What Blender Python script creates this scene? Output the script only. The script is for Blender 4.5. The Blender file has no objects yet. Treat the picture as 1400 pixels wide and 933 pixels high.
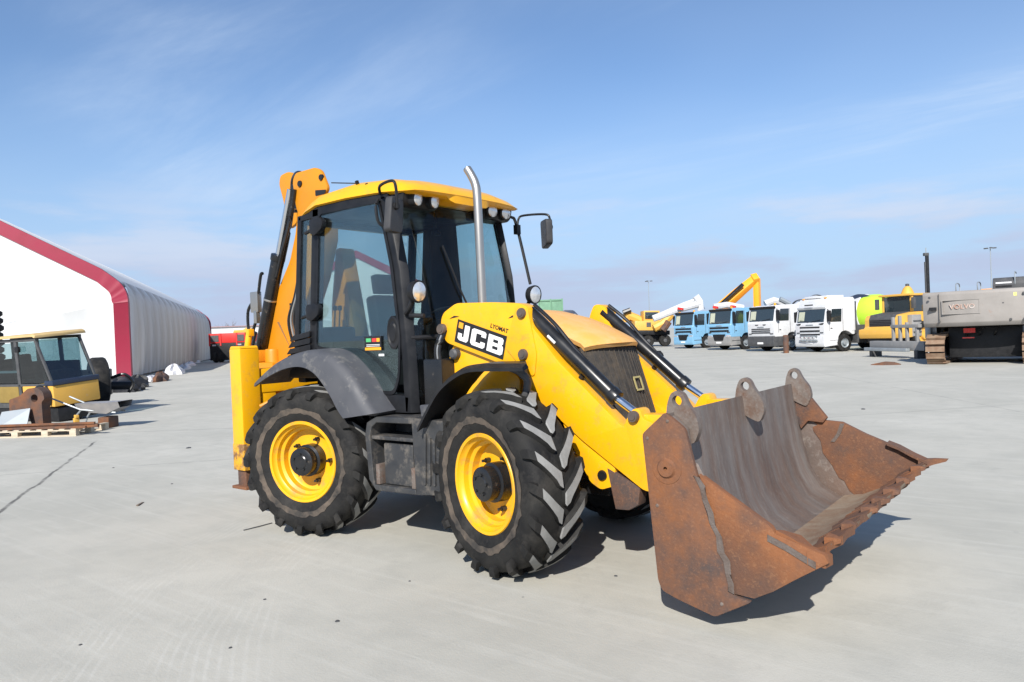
import bpy, bmesh, math, random
from mathutils import Vector, Matrix
R = math.radians
random.seed(7)
scene = bpy.context.scene
col = scene.collection

# ------------------------------------------------------------------ camera
def basis(yaw, pitch, roll):
    f = Vector((math.cos(pitch)*math.cos(yaw), math.cos(pitch)*math.sin(yaw), math.sin(pitch)))
    r = f.cross(Vector((0, 0, 1))).normalized(); u = r.cross(f)
    c, s = math.cos(roll), math.sin(roll)
    return c*r+s*u, -s*r+c*u, f
CR, CU, CF = basis(R(128.239), R(-.554), R(-2.358))
CLOC = Vector((5.822, -5.294, 1.806)); FPX = 1012.1
cam = bpy.data.objects.new('camera', bpy.data.cameras.new('camera')); col.objects.link(cam)
cam.data.sensor_width = 36; cam.data.lens = FPX*36/1400; cam.data.clip_end = 5000; cam.data.clip_start = .05
m = Matrix.Identity(4)
for i in range(3):
    m[i][0] = CR[i]; m[i][1] = CU[i]; m[i][2] = -CF[i]; m[i][3] = CLOC[i]
cam.matrix_world = m
scene.camera = cam

# ------------------------------------------------------------------ sky, sun, exposure
SUN = Vector((.62, -1.31, 1.02)).normalized()
elev = math.asin(SUN.z); az = math.atan2(SUN.x, SUN.y)
world = bpy.data.worlds.new('World'); scene.world = world; world.use_nodes = True
def sky_nodes():
    nt = world.node_tree; nt.nodes.clear(); N = nt.nodes.new; L = nt.links.new
    out = N('ShaderNodeOutputWorld'); bg = N('ShaderNodeBackground'); bg.inputs['Strength'].default_value = .08
    sky = N('ShaderNodeTexSky'); sky.sky_type = 'NISHITA'; sky.sun_disc = False
    sky.sun_elevation = elev; sky.sun_rotation = az; sky.air_density = 1.0; sky.dust_density = .3; sky.ozone_density = 3.0; sky.altitude = 50
    tc = N('ShaderNodeTexCoord'); sep = N('ShaderNodeSeparateXYZ'); L(tc.outputs['Generated'], sep.inputs[0])
    def math_(op, a, b=None, c=None, clamp=False):
        n = N('ShaderNodeMath'); n.operation = op; n.use_clamp = clamp
        for i, v in enumerate((a, b, c)):
            if v is None: continue
            if isinstance(v, (int, float)): n.inputs[i].default_value = v
            else: L(v, n.inputs[i])
        return n.outputs[0]
    def mr(v, a, b, c=0, d=1):
        n = N('ShaderNodeMapRange'); n.clamp = True; n.interpolation_type = 'SMOOTHSTEP'; L(v, n.inputs[0])
        for i, q in zip((1, 2, 3, 4), (a, b, c, d)): n.inputs[i].default_value = q
        return n.outputs[0]
    z = sep.outputs['Z']
    zz = math_('ADD', math_('MAXIMUM', z, 0), .12)
    comb = N('ShaderNodeCombineXYZ')
    L(math_('DIVIDE', sep.outputs['X'], zz), comb.inputs[0]); L(math_('DIVIDE', sep.outputs['Y'], zz), comb.inputs[1])
    # thin streaked cirrus
    mp = N('ShaderNodeMapping'); mp.inputs['Rotation'].default_value = (0, 0, R(-12)); mp.inputs['Location'].default_value = (2.3, .7, 0); mp.inputs['Scale'].default_value = (.5, 1.7, 1); L(comb.outputs[0], mp.inputs[0])
    n1 = N('ShaderNodeTexNoise'); n1.inputs['Scale'].default_value = .9; n1.inputs['Detail'].default_value = 9; n1.inputs['Roughness'].default_value = .62; n1.inputs['Distortion'].default_value = .6; L(mp.outputs[0], n1.inputs['Vector'])
    mpb = N('ShaderNodeMapping'); mpb.inputs['Location'].default_value = (3.0, -4.0, 0); L(comb.outputs[0], mpb.inputs[0])
    n2 = N('ShaderNodeTexNoise'); n2.inputs['Scale'].default_value = .42; n2.inputs['Detail'].default_value = 3; L(mpb.outputs[0], n2.inputs['Vector'])
    cir = math_('MULTIPLY', mr(n1.outputs[0], .45, .78), mr(n2.outputs[0], .38, .66))
    veil = math_('ADD', math_('MULTIPLY', cir, .62), math_('MULTIPLY', mr(n2.outputs[0], .35, .75), .16))
    # low soft cloud bank near the horizon
    mp3 = N('ShaderNodeMapping'); mp3.inputs['Scale'].default_value = (3.0, 3.0, 17.0); mp3.inputs['Location'].default_value = (-.9, 4.4, 3.1); L(tc.outputs['Generated'], mp3.inputs[0])
    n3 = N('ShaderNodeTexNoise'); n3.inputs['Scale'].default_value = 1.3; n3.inputs['Detail'].default_value = 7; n3.inputs['Roughness'].default_value = .55; L(mp3.outputs[0], n3.inputs['Vector'])
    band = math_('MULTIPLY', mr(z, .235, .07), 1.0)
    dens = mr(math_('ADD', n3.outputs[0], math_('MULTIPLY', mr(z, .20, .02), .16)), .53, .72)
    bank = math_('MULTIPLY', band, math_('MULTIPLY', dens, .72))
    m1 = N('ShaderNodeMix'); m1.data_type = 'RGBA'; L(veil, m1.inputs['Factor']); tn = N('ShaderNodeMix'); tn.data_type = 'RGBA'; tn.blend_type = 'MULTIPLY'; tn.inputs['Factor'].default_value = 1; L(sky.outputs[0], tn.inputs['A']); tn.inputs['B'].default_value = (1.16, 1.26, 1.38, 1); L(tn.outputs['Result'], m1.inputs['A']); m1.inputs['B'].default_value = (7.0, 8.2, 9.8, 1)
    m2 = N('ShaderNodeMix'); m2.data_type = 'RGBA'; L(bank, m2.inputs['Factor']); mh = N('ShaderNodeMix'); mh.data_type = 'RGBA'; L(mr(z, .34, .02, 0, .86), mh.inputs['Factor']); L(m1.outputs['Result'], mh.inputs['A']); mh.inputs['B'].default_value = (4.0, 5.5, 7.8, 1); L(mh.outputs['Result'], m2.inputs['A']); mbk = N('ShaderNodeMix'); mbk.data_type = 'RGBA'; L(mr(math_('ADD', z, math_('MULTIPLY', math_('SUBTRACT', n3.outputs[0], .5), .12)), .155, .075), mbk.inputs['Factor']); mbk.inputs['A'].default_value = (6.8, 7.0, 8.0, 1); mbk.inputs['B'].default_value = (4.7, 5.2, 7.0, 1); L(mbk.outputs['Result'], m2.inputs['B'])
    L(m2.outputs['Result'], bg.inputs['Color']); L(bg.outputs[0], out.inputs[0])
sky_nodes()
sun = bpy.data.objects.new('sun', bpy.data.lights.new('sun', 'SUN')); col.objects.link(sun)
sun.data.energy = 5.0; sun.data.angle = R(.53); sun.data.color = (1, .95, .88)
sun.rotation_euler = (-SUN).to_track_quat('-Z', 'Y').to_euler()
vs = scene.view_settings
vs.view_transform = 'Standard'; vs.look = 'None'; vs.exposure = 0.45; vs.gamma = 1; vs.use_curve_mapping = False

# ------------------------------------------------------------------ materials
MATS = {}
def mat(name, c1, rough=.6, metal=0., c2=None, var=.25, scale=6., bump=0., bscale=40., c3=None, c3amt=.0, c3scale=3., coat=0., detail=6, stretch=None, c3sharp=.06, speck=None, speckamt=.5, speckscale=60, spec=.5):
    """principled paint/metal/plastic; c2 = slow variation colour, c3 = patches (rust, dirt, wear) with their own outline"""
    if name in MATS: return MATS[name]
    mt = bpy.data.materials.new(name); mt.use_nodes = True; nt = mt.node_tree; N = nt.nodes.new; L = nt.links.new
    b = nt.nodes['Principled BSDF']; b.inputs['Roughness'].default_value = rough; b.inputs['Metallic'].default_value = metal
    b.inputs['Coat Weight'].default_value = coat; b.inputs['Specular IOR Level'].default_value = spec
    tc = N('ShaderNodeTexCoord'); vec = tc.outputs['Object']
    if stretch:
        mp = N('ShaderNodeMapping'); mp.inputs['Scale'].default_value = stretch; L(vec, mp.inputs[0]); vec = mp.outputs[0]
    def noise(s, d=detail, r=.6):
        n = N('ShaderNodeTexNoise'); n.inputs['Scale'].default_value = s; n.inputs['Detail'].default_value = d; n.inputs['Roughness'].default_value = r; L(vec, n.inputs['Vector']); return n.outputs[0]
    def mr(v, a, bb, c, d):
        n = N('ShaderNodeMapRange'); n.clamp = True; L(v, n.inputs[0])
        for i, q in zip((1, 2, 3, 4), (a, bb, c, d)): n.inputs[i].default_value = q
        return n.outputs[0]
    def mix(f, a, bb):
        n = N('ShaderNodeMix'); n.data_type = 'RGBA'; L(f, n.inputs['Factor'])
        for k, q in (('A', a), ('B', bb)):
            if isinstance(q, tuple): n.inputs[k].default_value = (*q[:3], 1)
            else: L(q, n.inputs[k])
        return n.outputs['Result']
    if c2 is None: c2 = tuple(x*.72 for x in c1)
    n0 = noise(scale)
    cc = mix(mr(n0, .35, .72, 0, var*2), c1, c2)
    if c3:
        n3 = noise(c3scale, 9, .7); th = .72-.4*c3amt
        f3 = mr(n3, th-c3sharp, th+c3sharp, 0, 1); cc = mix(f3, cc, c3)
    if speck:
        ns = noise(speckscale, 4, .75); cc = mix(mr(ns, .54, .68, 0, speckamt), cc, speck)
        cc = mix(mr(noise(speckscale*.23, 6, .75), .55, .72, 0, speckamt*.8), cc, tuple(x*.5 for x in c1))
    L(cc, b.inputs['Base Color'])
    L(mr(n0, .3, .7, max(rough-.08, .02), min(rough+.12, 1)), b.inputs['Roughness'])
    if bump:
        bp = N('ShaderNodeBump'); bp.inputs['Strength'].default_value = bump; bp.inputs['Distance'].default_value = .01
        L(noise(bscale, 5), bp.inputs['Height']); L(bp.outputs[0], b.inputs['Normal'])
    MATS[name] = mt; return mt
def glass(name, tint, refl=.06, rough=.02):
    mt = bpy.data.materials.new(name); mt.use_nodes = True; nt = mt.node_tree; nt.nodes.clear(); N = nt.nodes.new; L = nt.links.new
    o = N('ShaderNodeOutputMaterial'); t = N('ShaderNodeBsdfTransparent'); t.inputs[0].default_value = (*tint, 1)
    g = N('ShaderNodeBsdfGlossy'); g.inputs['Roughness'].default_value = rough; g.inputs['Color'].default_value = (.9, .95, 1, 1)
    d = N('ShaderNodeBsdfDiffuse'); d.inputs[0].default_value = (.35, .33, .3, 1)
    lw = N('ShaderNodeLayerWeight'); lw.inputs['Blend'].default_value = .32
    mr = N('ShaderNodeMapRange'); L(lw.outputs['Fresnel'], mr.inputs[0]); mr.inputs[3].default_value = refl; mr.inputs[4].default_value = .36
    mx = N('ShaderNodeMixShader'); L(mr.outputs[0], mx.inputs[0]); L(t.outputs[0], mx.inputs[1]); L(g.outputs[0], mx.inputs[2])
    tc = N('ShaderNodeTexCoord'); n = N('ShaderNodeTexNoise'); n.inputs['Scale'].default_value = 3; n.inputs['Detail'].default_value = 6; L(tc.outputs['Object'], n.inputs['Vector'])
    m2 = N('ShaderNodeMapRange'); L(n.outputs[0], m2.inputs[0]); m2.inputs[1].default_value = .4; m2.inputs[2].default_value = .8; m2.inputs[3].default_value = .002; m2.inputs[4].default_value = .014
    mx2 = N('ShaderNodeMixShader'); L(m2.outputs[0], mx2.inputs[0]); L(mx.outputs[0], mx2.inputs[1]); L(d.outputs[0], mx2.inputs[2])
    L(mx2.outputs[0], o.inputs[0]); return mt
YEL = mat('loader_yellow', (.80, .40, .004), .36, 0, (.74, .345, .006), .35, 3, c3=(.45, .25, .05), c3amt=.17, c3scale=6, c3sharp=.1, coat=.2, speck=(.48, .30, .09), speckamt=.26, speckscale=22)
ORA = mat('boom_yellow', (.58, .225, .006), .45, 0, (.50, .19, .01), .35, 3, c3=(.3, .16, .05), c3amt=.1, c3scale=8)
HOOD = mat('faded_hood', (.66, .345, .105), .6, 0, (.70, .345, .06), .5, 2.2, c3=(.68, .44, .21), c3amt=.25, c3scale=4, c3sharp=.2)
BLK = mat('black_plastic', (.011, .0115, .013), .42, 0, (.028, .028, .03), .3, 7, bump=.1, bscale=120, spec=.25)
CYL = mat('black_paint', (.008, .0085, .010), .28, 0, (.02, .02, .02), .3, 5, c3=(.12, .1, .08), c3amt=.1, c3scale=14)
CHAR = mat('cab_charcoal', (.009, .0098, .012), .40, 0, (.024, .025, .028), .3, 6, bump=.06, bscale=150, spec=.22)
FEN = mat('faded_fender', (.05, .053, .062), .6, 0, (.075, .077, .085), .35, 4, c3=(.2, .19, .17), c3amt=.12, c3scale=7, bump=.1, bscale=160, c3sharp=.12)
STEP = mat('dusty_step_plastic', (.022, .024, .028), .55, 0, (.05, .05, .049), .5, 4, c3=(.19, .165, .135), c3amt=.2, c3scale=5, c3sharp=.12, bump=.1)
RUB = mat('tyre_rubber', (.008, .008, .0085), .72, 0, (.022, .0215, .020), .55, 5, bump=.25, bscale=60, c3=(.05, .046, .041), c3amt=.2, c3scale=3.5, c3sharp=.14, spec=.25)
LUG = mat('worn_lug_rubber', (.24, .24, .232), .8, 0, (.15, .15, .145), .4, 9, bump=.2, bscale=50)
PIN = mat('pin_steel', (.11, .095, .085), .5, .5, (.16, .12, .10), .5, 12)
MUD = mat('dried_mud', (.014, .0135, .013), .85, 0, (.05, .044, .037), .5, 7, bump=.3, bscale=60, c3=(.15, .115, .085), c3amt=.38, c3scale=5, c3sharp=.2)
RIM = mat('rim_yellow', (.76, .385, .005), .38, 0, (.66, .32, .01), .3, 5, c3=(.36, .20, .07), c3amt=.24, c3scale=6, c3sharp=.1)
YELW = mat('worn_yellow', (.70, .35, .01), .6, 0, (.55, .28, .02), .5, 5, c3=(.17, .085, .04), c3amt=.52, c3scale=7, c3sharp=.06, speck=(.4, .3, .18), speckamt=.5, speckscale=30)
CHR = mat('chrome_rod', (.75, .77, .8), .12, 1.0)
STEEL = mat('brushed_steel', (.42, .40, .37), .33, .85, (.42, .40, .37), .4, 6, stretch=(1, 1, .25))
SOOT = mat('soot', (.02, .018, .016), .9)
RUST = mat('brown_rust', (.088, .054, .043), .82, .1, (.055, .045, .043), .6, 2.2, bump=.35, bscale=45, c3=(.20, .078, .030), c3amt=.46, c3scale=1.7, c3sharp=.11, speck=(.25, .12, .06), speckamt=.45)
RUSTO = mat('orange_rust', (.215, .082, .030), .85, .05, (.13, .06, .034), .8, 2.2, speck=(.30, .15, .07), speckamt=.38, speckscale=45, bump=.4, bscale=55, c3=(.085, .052, .040), c3amt=.42, c3scale=2.3, c3sharp=.11)
WORN = mat('worn_bucket_steel', (.115, .097, .088), .58, .3, (.225, .205, .19), .6, 1.1, bump=.3, bscale=60, c3=(.15, .092, .065), c3amt=.36, c3scale=1.6, c3sharp=.2, stretch=(1, 5, .8), detail=9, speck=(.30, .27, .24), speckamt=.45, speckscale=16)
FLOOR = mat('dusty_bucket_floor', (.20, .145, .10), .8, .05, (.27, .225, .17), .6, 4, bump=.35, bscale=60, c3=(.17, .08, .04), c3amt=.3, c3scale=5, c3sharp=.2, speck=(.34, .28, .2), speckamt=.4)
LUGST = mat('scuffed_lug_steel', (.145, .118, .10), .6, .3, (.19, .16, .14), .5, 7, c3=(.13, .07, .045), c3amt=.36, c3scale=8, bump=.3, c3sharp=.12, speck=(.3, .27, .24), speckamt=.35, speckscale=40)
WELD = mat('bare_weld_seam', (.15, .125, .11), .6, .3, (.10, .07, .055), .5, 12, bump=.5, bscale=80)
WHT = mat('white_paint', (.78, .78, .77), .4, 0, (.68, .68, .66), .2, 3)
DECAL = mat('black_decal', (.012, .012, .014), .4)
LENS = mat('lamp_lens', (.75, .77, .78), .12, .55, (.55, .57, .6), .4, 30, coat=1)
GRI = mat('dark_grille_mesh', (.04, .036, .032), .7, .2, (.075, .064, .052), .5, 20, bump=.5, bscale=160, c3=(.12, .09, .06), c3amt=.2, c3scale=6, c3sharp=.12)
INT = mat('cab_interior', (.008, .0085, .01), .75, spec=.2)
GLS = glass('cab_glass', (.70, .79, .79), .004)
GLW = glass('windscreen_glass', (.72, .83, .83), .02)
SCG = glass('scrap_cab_glass', (.36, .50, .52), .10)
MIR = mat('mirror_shell', (.028, .028, .03), .5, 0, (.045, .045, .045), .3, 8)
DKG = mat('dark_vehicle_glass', (.02, .03, .035), .06, 0, coat=1)
TGW = mat('tent_white_membrane', (.62, .63, .63), .55, 0, (.55, .56, .57), .4, .35, bump=.8, bscale=.6)
TGS = mat('tent_side_membrane', (.74, .73, .72), .6, 0, (.50, .47, .43), .6, 1.3, stretch=(1, 1, .06), c3=(.40, .35, .30), c3amt=.22, c3scale=1.0, c3sharp=.2)
TRD = mat('tent_crimson', (.27, .012, .04), .5, 0, (.22, .010, .03), .3, 1)
LBL = mat('light_blue_cab', (.20, .42, .62), .35, 0, (.17, .36, .52), .4, 2, coat=.3, speck=(.2, .27, .32), speckamt=.25, speckscale=7)
TWH = mat('truck_white', (.64, .65, .66), .35, 0, (.54, .54, .54), .4, 2, coat=.3, speck=(.38, .36, .33), speckamt=.25, speckscale=7)
DGR = mat('dark_grey_plastic', (.05, .052, .056), .6, 0, (.09, .09, .09), .4, 5)
MGR = mat('mid_grey_paint', (.22, .22, .215), .55, 0, (.30, .29, .28), .4, 3, c3=(.3, .13, .06), c3amt=.1, c3scale=3)
VYE = mat('hauler_yellow', (.64, .36, .06), .55, 0, (.56, .31, .06), .3, 2, c3=(.5, .36, .2), c3amt=.15, c3scale=3)
CWG = mat('counterweight_grey', (.235, .218, .20), .6, 0, (.29, .27, .25), .4, 2, c3=(.30, .12, .06), c3amt=.12, c3scale=1.6)
LIME = mat('lime_drum', (.50, .80, .05), .45, 0, (.42, .70, .05), .3, 2)
REDP = mat('red_paint', (.60, .025, .02), .45, 0, (.42, .02, .02), .4, 2)
GRN = mat('green_paint', (.13, .28, .17), .6, 0, (.1, .2, .13), .4, 2)
NAVY = mat('navy_paint', (.02, .03, .06), .4)
WOOD = mat('pallet_wood', (.55, .47, .35), .8, 0, (.40, .33, .25), .5, 6, bump=.3, stretch=(1, 8, 8))
TARP = mat('crumpled_white_plastic', (.62, .62, .64), .5, 0, (.45, .45, .47), .4, 4, bump=.4, bscale=8)
ORP = mat('orange_paint', (.85, .36, .02), .45, 0, (.75, .3, .02), .3, 2)
SHEET = mat('galvanised_sheet', (.34, .38, .40), .45, .4, (.28, .3, .32), .4, 5)
BARK = mat('bare_branches', (.16, .12, .09), .9)
GRED = mat('lamp_red', (.6, .03, .02), .25, coat=1)
STRIP = mat('pale_yellow_sticker', (.75, .68, .2), .5)

def ground_mat():
    mt = bpy.data.materials.new('concrete_yard'); mt.use_nodes = True; nt = mt.node_tree; N = nt.nodes.new; L = nt.links.new
    b = nt.nodes['Principled BSDF']; tc = N('ShaderNodeTexCoord'); P = tc.outputs['Object']
    sep = N('ShaderNodeSeparateXYZ'); L(P, sep.inputs[0])
    def m_(op, a, bb=None, c=None):
        n = N('ShaderNodeMath'); n.operation = op
        for i, v in enumerate((a, bb, c)):
            if v is None: continue
            if isinstance(v, (int, float)): n.inputs[i].default_value = v
            else: L(v, n.inputs[i])
        return n.outputs[0]
    def noise(s, d=6, r=.6, vec=None, dist=0):
        n = N('ShaderNodeTexNoise'); n.inputs['Scale'].default_value = s; n.inputs['Detail'].default_value = d; n.inputs['Roughness'].default_value = r; n.inputs['Distortion'].default_value = dist; L(vec or P, n.inputs['Vector']); return n.outputs[0]
    def mr(v, a, bb, c=0, d=1):
        n = N('ShaderNodeMapRange'); n.clamp = True; L(v, n.inputs[0])
        for i, q in zip((1, 2, 3, 4), (a, bb, c, d)): n.inputs[i].default_value = q
        return n.outputs[0]
    def mix(f, a, bb):
        n = N('ShaderNodeMix'); n.data_type = 'RGBA'; L(f, n.inputs['Factor'])
        for k, q in (('A', a), ('B', bb)):
            if isinstance(q, tuple): n.inputs[k].default_value = (*q, 1)
            else: L(q, n.inputs[k])
        return n.outputs['Result']
    c = mix(mr(noise(.35, 8, .65, dist=.8), .35, .7), (.378, .370, .326), (.465, .452, .400))
    c = mix(m_('MULTIPLY', mr(noise(2.3, 8, .7), .45, .75), .5), c, (.318, .315, .284))
    # sweeping broom / trowel streaks and drag marks
    mp = N('ShaderNodeMapping'); mp.inputs['Rotation'].default_value = (0, 0, R(33)); mp.inputs['Scale'].default_value = (.5, 9, 1); L(P, mp.inputs[0])
    c = mix(m_('MULTIPLY', mr(noise(1.1, 5, .6, mp.outputs[0], .5), .52, .74), .42), c, (.50, .493, .447))
    # fine aggregate specks
    c = mix(m_('MULTIPLY', mr(noise(160, 2), .62, .72), .35), c, (.22, .215, .205))
    vo = N('ShaderNodeTexVoronoi'); vo.inputs['Scale'].default_value = 1.6; L(P, vo.inputs['Vector'])
    c = mix(m_('MULTIPLY', mr(vo.outputs['Distance'], .018, .010), .7), c, (.1, .1, .1))
    # curved tyre tracks left in the dust (two bands about a turning centre)
    dx = m_('SUBTRACT', sep.outputs['X'], 5.4); dy = m_('SUBTRACT', sep.outputs['Y'], 2.25)
    wob = m_('MULTIPLY', noise(.5, 2), .25)
    rr = m_('ADD', m_('SQRT', m_('ADD', m_('MULTIPLY', dx, dx), m_('MULTIPLY', dy, dy))), wob)
    def band(r0, w): return mr(m_('ABSOLUTE', m_('SUBTRACT', rr, r0)), w, w*.55)
    rib = mr(m_('SINE', m_('MULTIPLY', rr, 95)), .1, .95)
    trk = m_('MULTIPLY', m_('MULTIPLY', rib, m_('MAXIMUM', band(6.55, .42), band(7.35, .3))), m_('MULTIPLY', mr(noise(.8, 4), .38, .6), mr(noise(5, 5), .3, .65)))
    c = mix(m_('MULTIPLY', trk, .24), c, (.60, .595, .56))
    # darker scuffs where wheels turned
    c = mix(m_('MULTIPLY', mr(noise(.9, 7, .7, mp.outputs[0], 1.2), .62, .8), .35), c, (.27, .265, .255))
    # slab joints / crack : distance to a line through two ground points, wobbling
    def line(x0, y0, x1, y1, w, amp, strength, lo=None, hi=None):
        nonlocal c
        ll = math.hypot(x1-x0, y1-y0); nx, ny = -(y1-y0)/ll, (x1-x0)/ll; tx, ty = (x1-x0)/ll, (y1-y0)/ll
        d = m_('ADD', m_('MULTIPLY', m_('SUBTRACT', sep.outputs['X'], x0), nx), m_('MULTIPLY', m_('SUBTRACT', sep.outputs['Y'], y0), ny))
        d = m_('ABSOLUTE', m_('ADD', d, m_('MULTIPLY', m_('SUBTRACT', noise(2.0, 6), .5), amp)))
        f = mr(d, w, w*.35)
        if lo is not None:
            t = m_('ADD', m_('MULTIPLY', m_('SUBTRACT', sep.outputs['X'], x0), tx), m_('MULTIPLY', m_('SUBTRACT', sep.outputs['Y'], y0), ty))
            f = m_('MULTIPLY', f, m_('MULTIPLY', mr(t, lo, lo+.5), mr(t, hi, hi-.5)))
        f = m_('MULTIPLY', f, m_('MULTIPLY', mr(noise(1.3, 5), .3, .55), strength))
        c = mix(f, c, (.07, .068, .065))
    # old oil and water stains
    c = mix(m_('MULTIPLY', mr(noise(.55, 9, .72, dist=1.5), .60, .72), .30), c, (.20, .195, .18))
    c = mix(m_('MULTIPLY', mr(noise(3.1, 7, .75, dist=.7), .64, .72), .30), c, (.23, .225, .21))
    line(-4.14, -2.31, -9.11, .64, .035, .12, .85, -9, 7)
    line(-12.6, 1.0, -9.2, 3.4, .03, .1, .6, -1, 9)
    line(-3.0, 3.5, 8.5, 17.0, .03, .05, .35)
    line(9.0, 4.0, -2.0, 22.0, .03, .05, .3)
    L(c, b.inputs['Base Color']); b.inputs['Roughness'].default_value = .88; b.inputs['Specular IOR Level'].default_value = .3
    bp = N('ShaderNodeBump'); bp.inputs['Strength'].default_value = .35; bp.inputs['Distance'].default_value = .006
    L(m_('ADD', noise(55, 6), m_('MULTIPLY', noise(6, 5), .8)), bp.inputs['Height']); L(bp.outputs[0], b.inputs['Normal'])
    return mt

# ------------------------------------------------------------------ mesh helpers
def V(*a): return Vector(a)
class MB:
    def __init__(s): s.v = []; s.f = []; s.mi = []; s.cur = 0
    def add(s, vs, fs):
        o = len(s.v); s.v += [tuple(p) for p in vs]; s.f += [tuple(i+o for i in f) for f in fs]; s.mi += [s.cur]*len(fs); return s
    def box(s, x0, x1, y0, y1, z0, z1, rot=None, c=None):
        P = [V(x, y, z) for x in (x0, x1) for y in (y0, y1) for z in (z0, z1)]
        if rot is not None:
            c = V(*c) if c else V((x0+x1)/2, (y0+y1)/2, (z0+z1)/2); P = [c+rot@(p-c) for p in P]
        return s.add(P, [(0, 1, 3, 2), (4, 6, 7, 5), (0, 4, 5, 1), (2, 3, 7, 6), (0, 2, 6, 4), (1, 5, 7, 3)])
    def prism(s, poly, axis, a, b):
        """polygon in the plane normal to axis, extruded from a to b. X:(y,z) Y:(x,z) Z:(x,y)"""
        def p3(p, t): return {'X': (t, p[0], p[1]), 'Y': (p[0], t, p[1]), 'Z': (p[0], p[1], t)}[axis]
        n = len(poly); P = [p3(p, a) for p in poly]+[p3(p, b) for p in poly]
        return s.add(P, [tuple(range(n))[::-1], tuple(range(n, 2*n))]+[(i, (i+1) % n, n+(i+1) % n, n+i) for i in range(n)])
    def loft(s, rings, closed=True, caps=True):
        n = len(rings[0]); P = [p for r in rings for p in r]; F = []
        for k in range(len(rings)-1):
            for i in range(n if closed else n-1):
                j = (i+1) % n; F.append((k*n+i, k*n+j, (k+1)*n+j, (k+1)*n+i))
        if caps and closed: F += [tuple(range(n))[::-1], tuple(range((len(rings)-1)*n, len(rings)*n))]
        return s.add(P, F)
    def tube(s, path, r, n=10, caps=True):
        path = [V(*p) for p in path]; rings = []
        up = V(0, 0, 1)
        for i, p in enumerate(path):
            d = (path[min(i+1, len(path)-1)]-path[max(i-1, 0)]).normalized()
            if abs(d.dot(up)) > .95: up = V(0, 1, 0) if abs(d.y) < .9 else V(1, 0, 0)
            a = d.cross(up).normalized(); b = d.cross(a).normalized(); up = a.cross(d).normalized() if False else up
            rad = r[i] if isinstance(r, (list, tuple)) else r
            rings.append([p+a*rad*math.cos(2*math.pi*k/n)+b*rad*math.sin(2*math.pi*k/n) for k in range(n)])
        return s.loft(rings, True, caps)
    def cyl(s, p0, p1, r0, r1=None, n=20): return s.tube([p0, p1], [r0, r0 if r1 is None else r1], n)
    def lathe(s, prof, o, ax, n=40, caps=False, ref=None):
        """prof: list (radius, distance along axis)"""
        o = V(*o); ax = V(*ax).normalized(); a = ax.orthogonal().normalized() if ref is None else V(*ref); b = ax.cross(a)
        rings = [[o+ax*t+(a*math.cos(2*math.pi*k/n)+b*math.sin(2*math.pi*k/n))*r for k in range(n)] for r, t in prof]
        return s.loft(rings, True, caps)
    def grid(s, fn, nu, nv, thick=None):
        P = [V(*fn(i/nu, j/nv)) for i in range(nu+1) for j in range(nv+1)]; w = nv+1
        F = [(i*w+j, (i+1)*w+j, (i+1)*w+j+1, i*w+j+1) for i in range(nu) for j in range(nv)]
        return s.add(P, F)
    def xf(s, mtx): s.v = [tuple(mtx@V(*p)) for p in s.v]; return s
    def build(s, name, mats, parent=None, bevel=0., seg=2, smooth=35, solid=0.):
        me = bpy.data.meshes.new(name); me.from_pydata(s.v, [], s.f)
        if not isinstance(mats, (list, tuple)): mats = [mats]
        for q in mats: me.materials.append(q)
        me.polygons.foreach_set('material_index', s.mi)
        bm = bmesh.new(); bm.from_mesh(me)
        if solid:
            bmesh.ops.recalc_face_normals(bm, faces=bm.faces); bmesh.ops.solidify(bm, geom=bm.faces[:], thickness=solid)
        bmesh.ops.recalc_face_normals(bm, faces=bm.faces)
        if bevel:
            es = [e for e in bm.edges if len(e.link_faces) == 2 and e.calc_face_angle(0) > R(28)]
            bmesh.ops.bevel(bm, geom=es, offset=bevel, segments=seg, profile=.6, affect='EDGES', clamp_overlap=True)
        bm.to_mesh(me); bm.free()
        if smooth:
            me.shade_smooth(); me.set_sharp_from_angle(angle=R(smooth))
        o = bpy.data.objects.new(name, me); col.objects.link(o)
        if parent is not None: o.parent = parent
        return o
def tag(o, label=None, cat=None, group=None, kind=None):
    if label: o['label'] = label
    if cat: o['category'] = cat
    if group: o['group'] = group
    if kind: o['kind'] = kind
    return o
def thing(name, loc, rz, label, cat, group=None):
    o = bpy.data.objects.new(name, None); col.objects.link(o); o.empty_display_size = .2
    o.location = loc; o.rotation_euler = (0, 0, rz); return tag(o, label, cat, group)
def copy_tree(o, parent=None):
    c = o.copy(); col.objects.link(c); c.parent = parent
    for ch in list(o.children): copy_tree(ch, c)
    return c
def smoothpath(pts, n=6):
    pts = [V(*p) for p in pts]; out = []
    for i in range(len(pts)-1):
        p0, p1, p2, p3 = pts[max(i-1, 0)], pts[i], pts[i+1], pts[min(i+2, len(pts)-1)]
        for k in range(n):
            t = k/n; out.append(.5*((2*p1)+(p2-p0)*t+(2*p0-5*p1+4*p2-p3)*t*t+(3*p1-p0-3*p2+p3)*t*t*t))
    return out+[pts[-1]]
def rpoly(poly, r, n=4):
    """round every corner of a 2-D polygon"""
    out = []; N_ = len(poly)
    for i in range(N_):
        p = Vector(poly[i]); a = Vector(poly[i-1]); b = Vector(poly[(i+1) % N_])
        da, db = (a-p), (b-p); ra = min(r, da.length*.45, db.length*.45)
        A = p+da.normalized()*ra; B = p+db.normalized()*ra
        for k in range(n+1):
            t = k/n; out.append(tuple(A*(1-t)**2+p*2*t*(1-t)+B*t*t))
    return out
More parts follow.
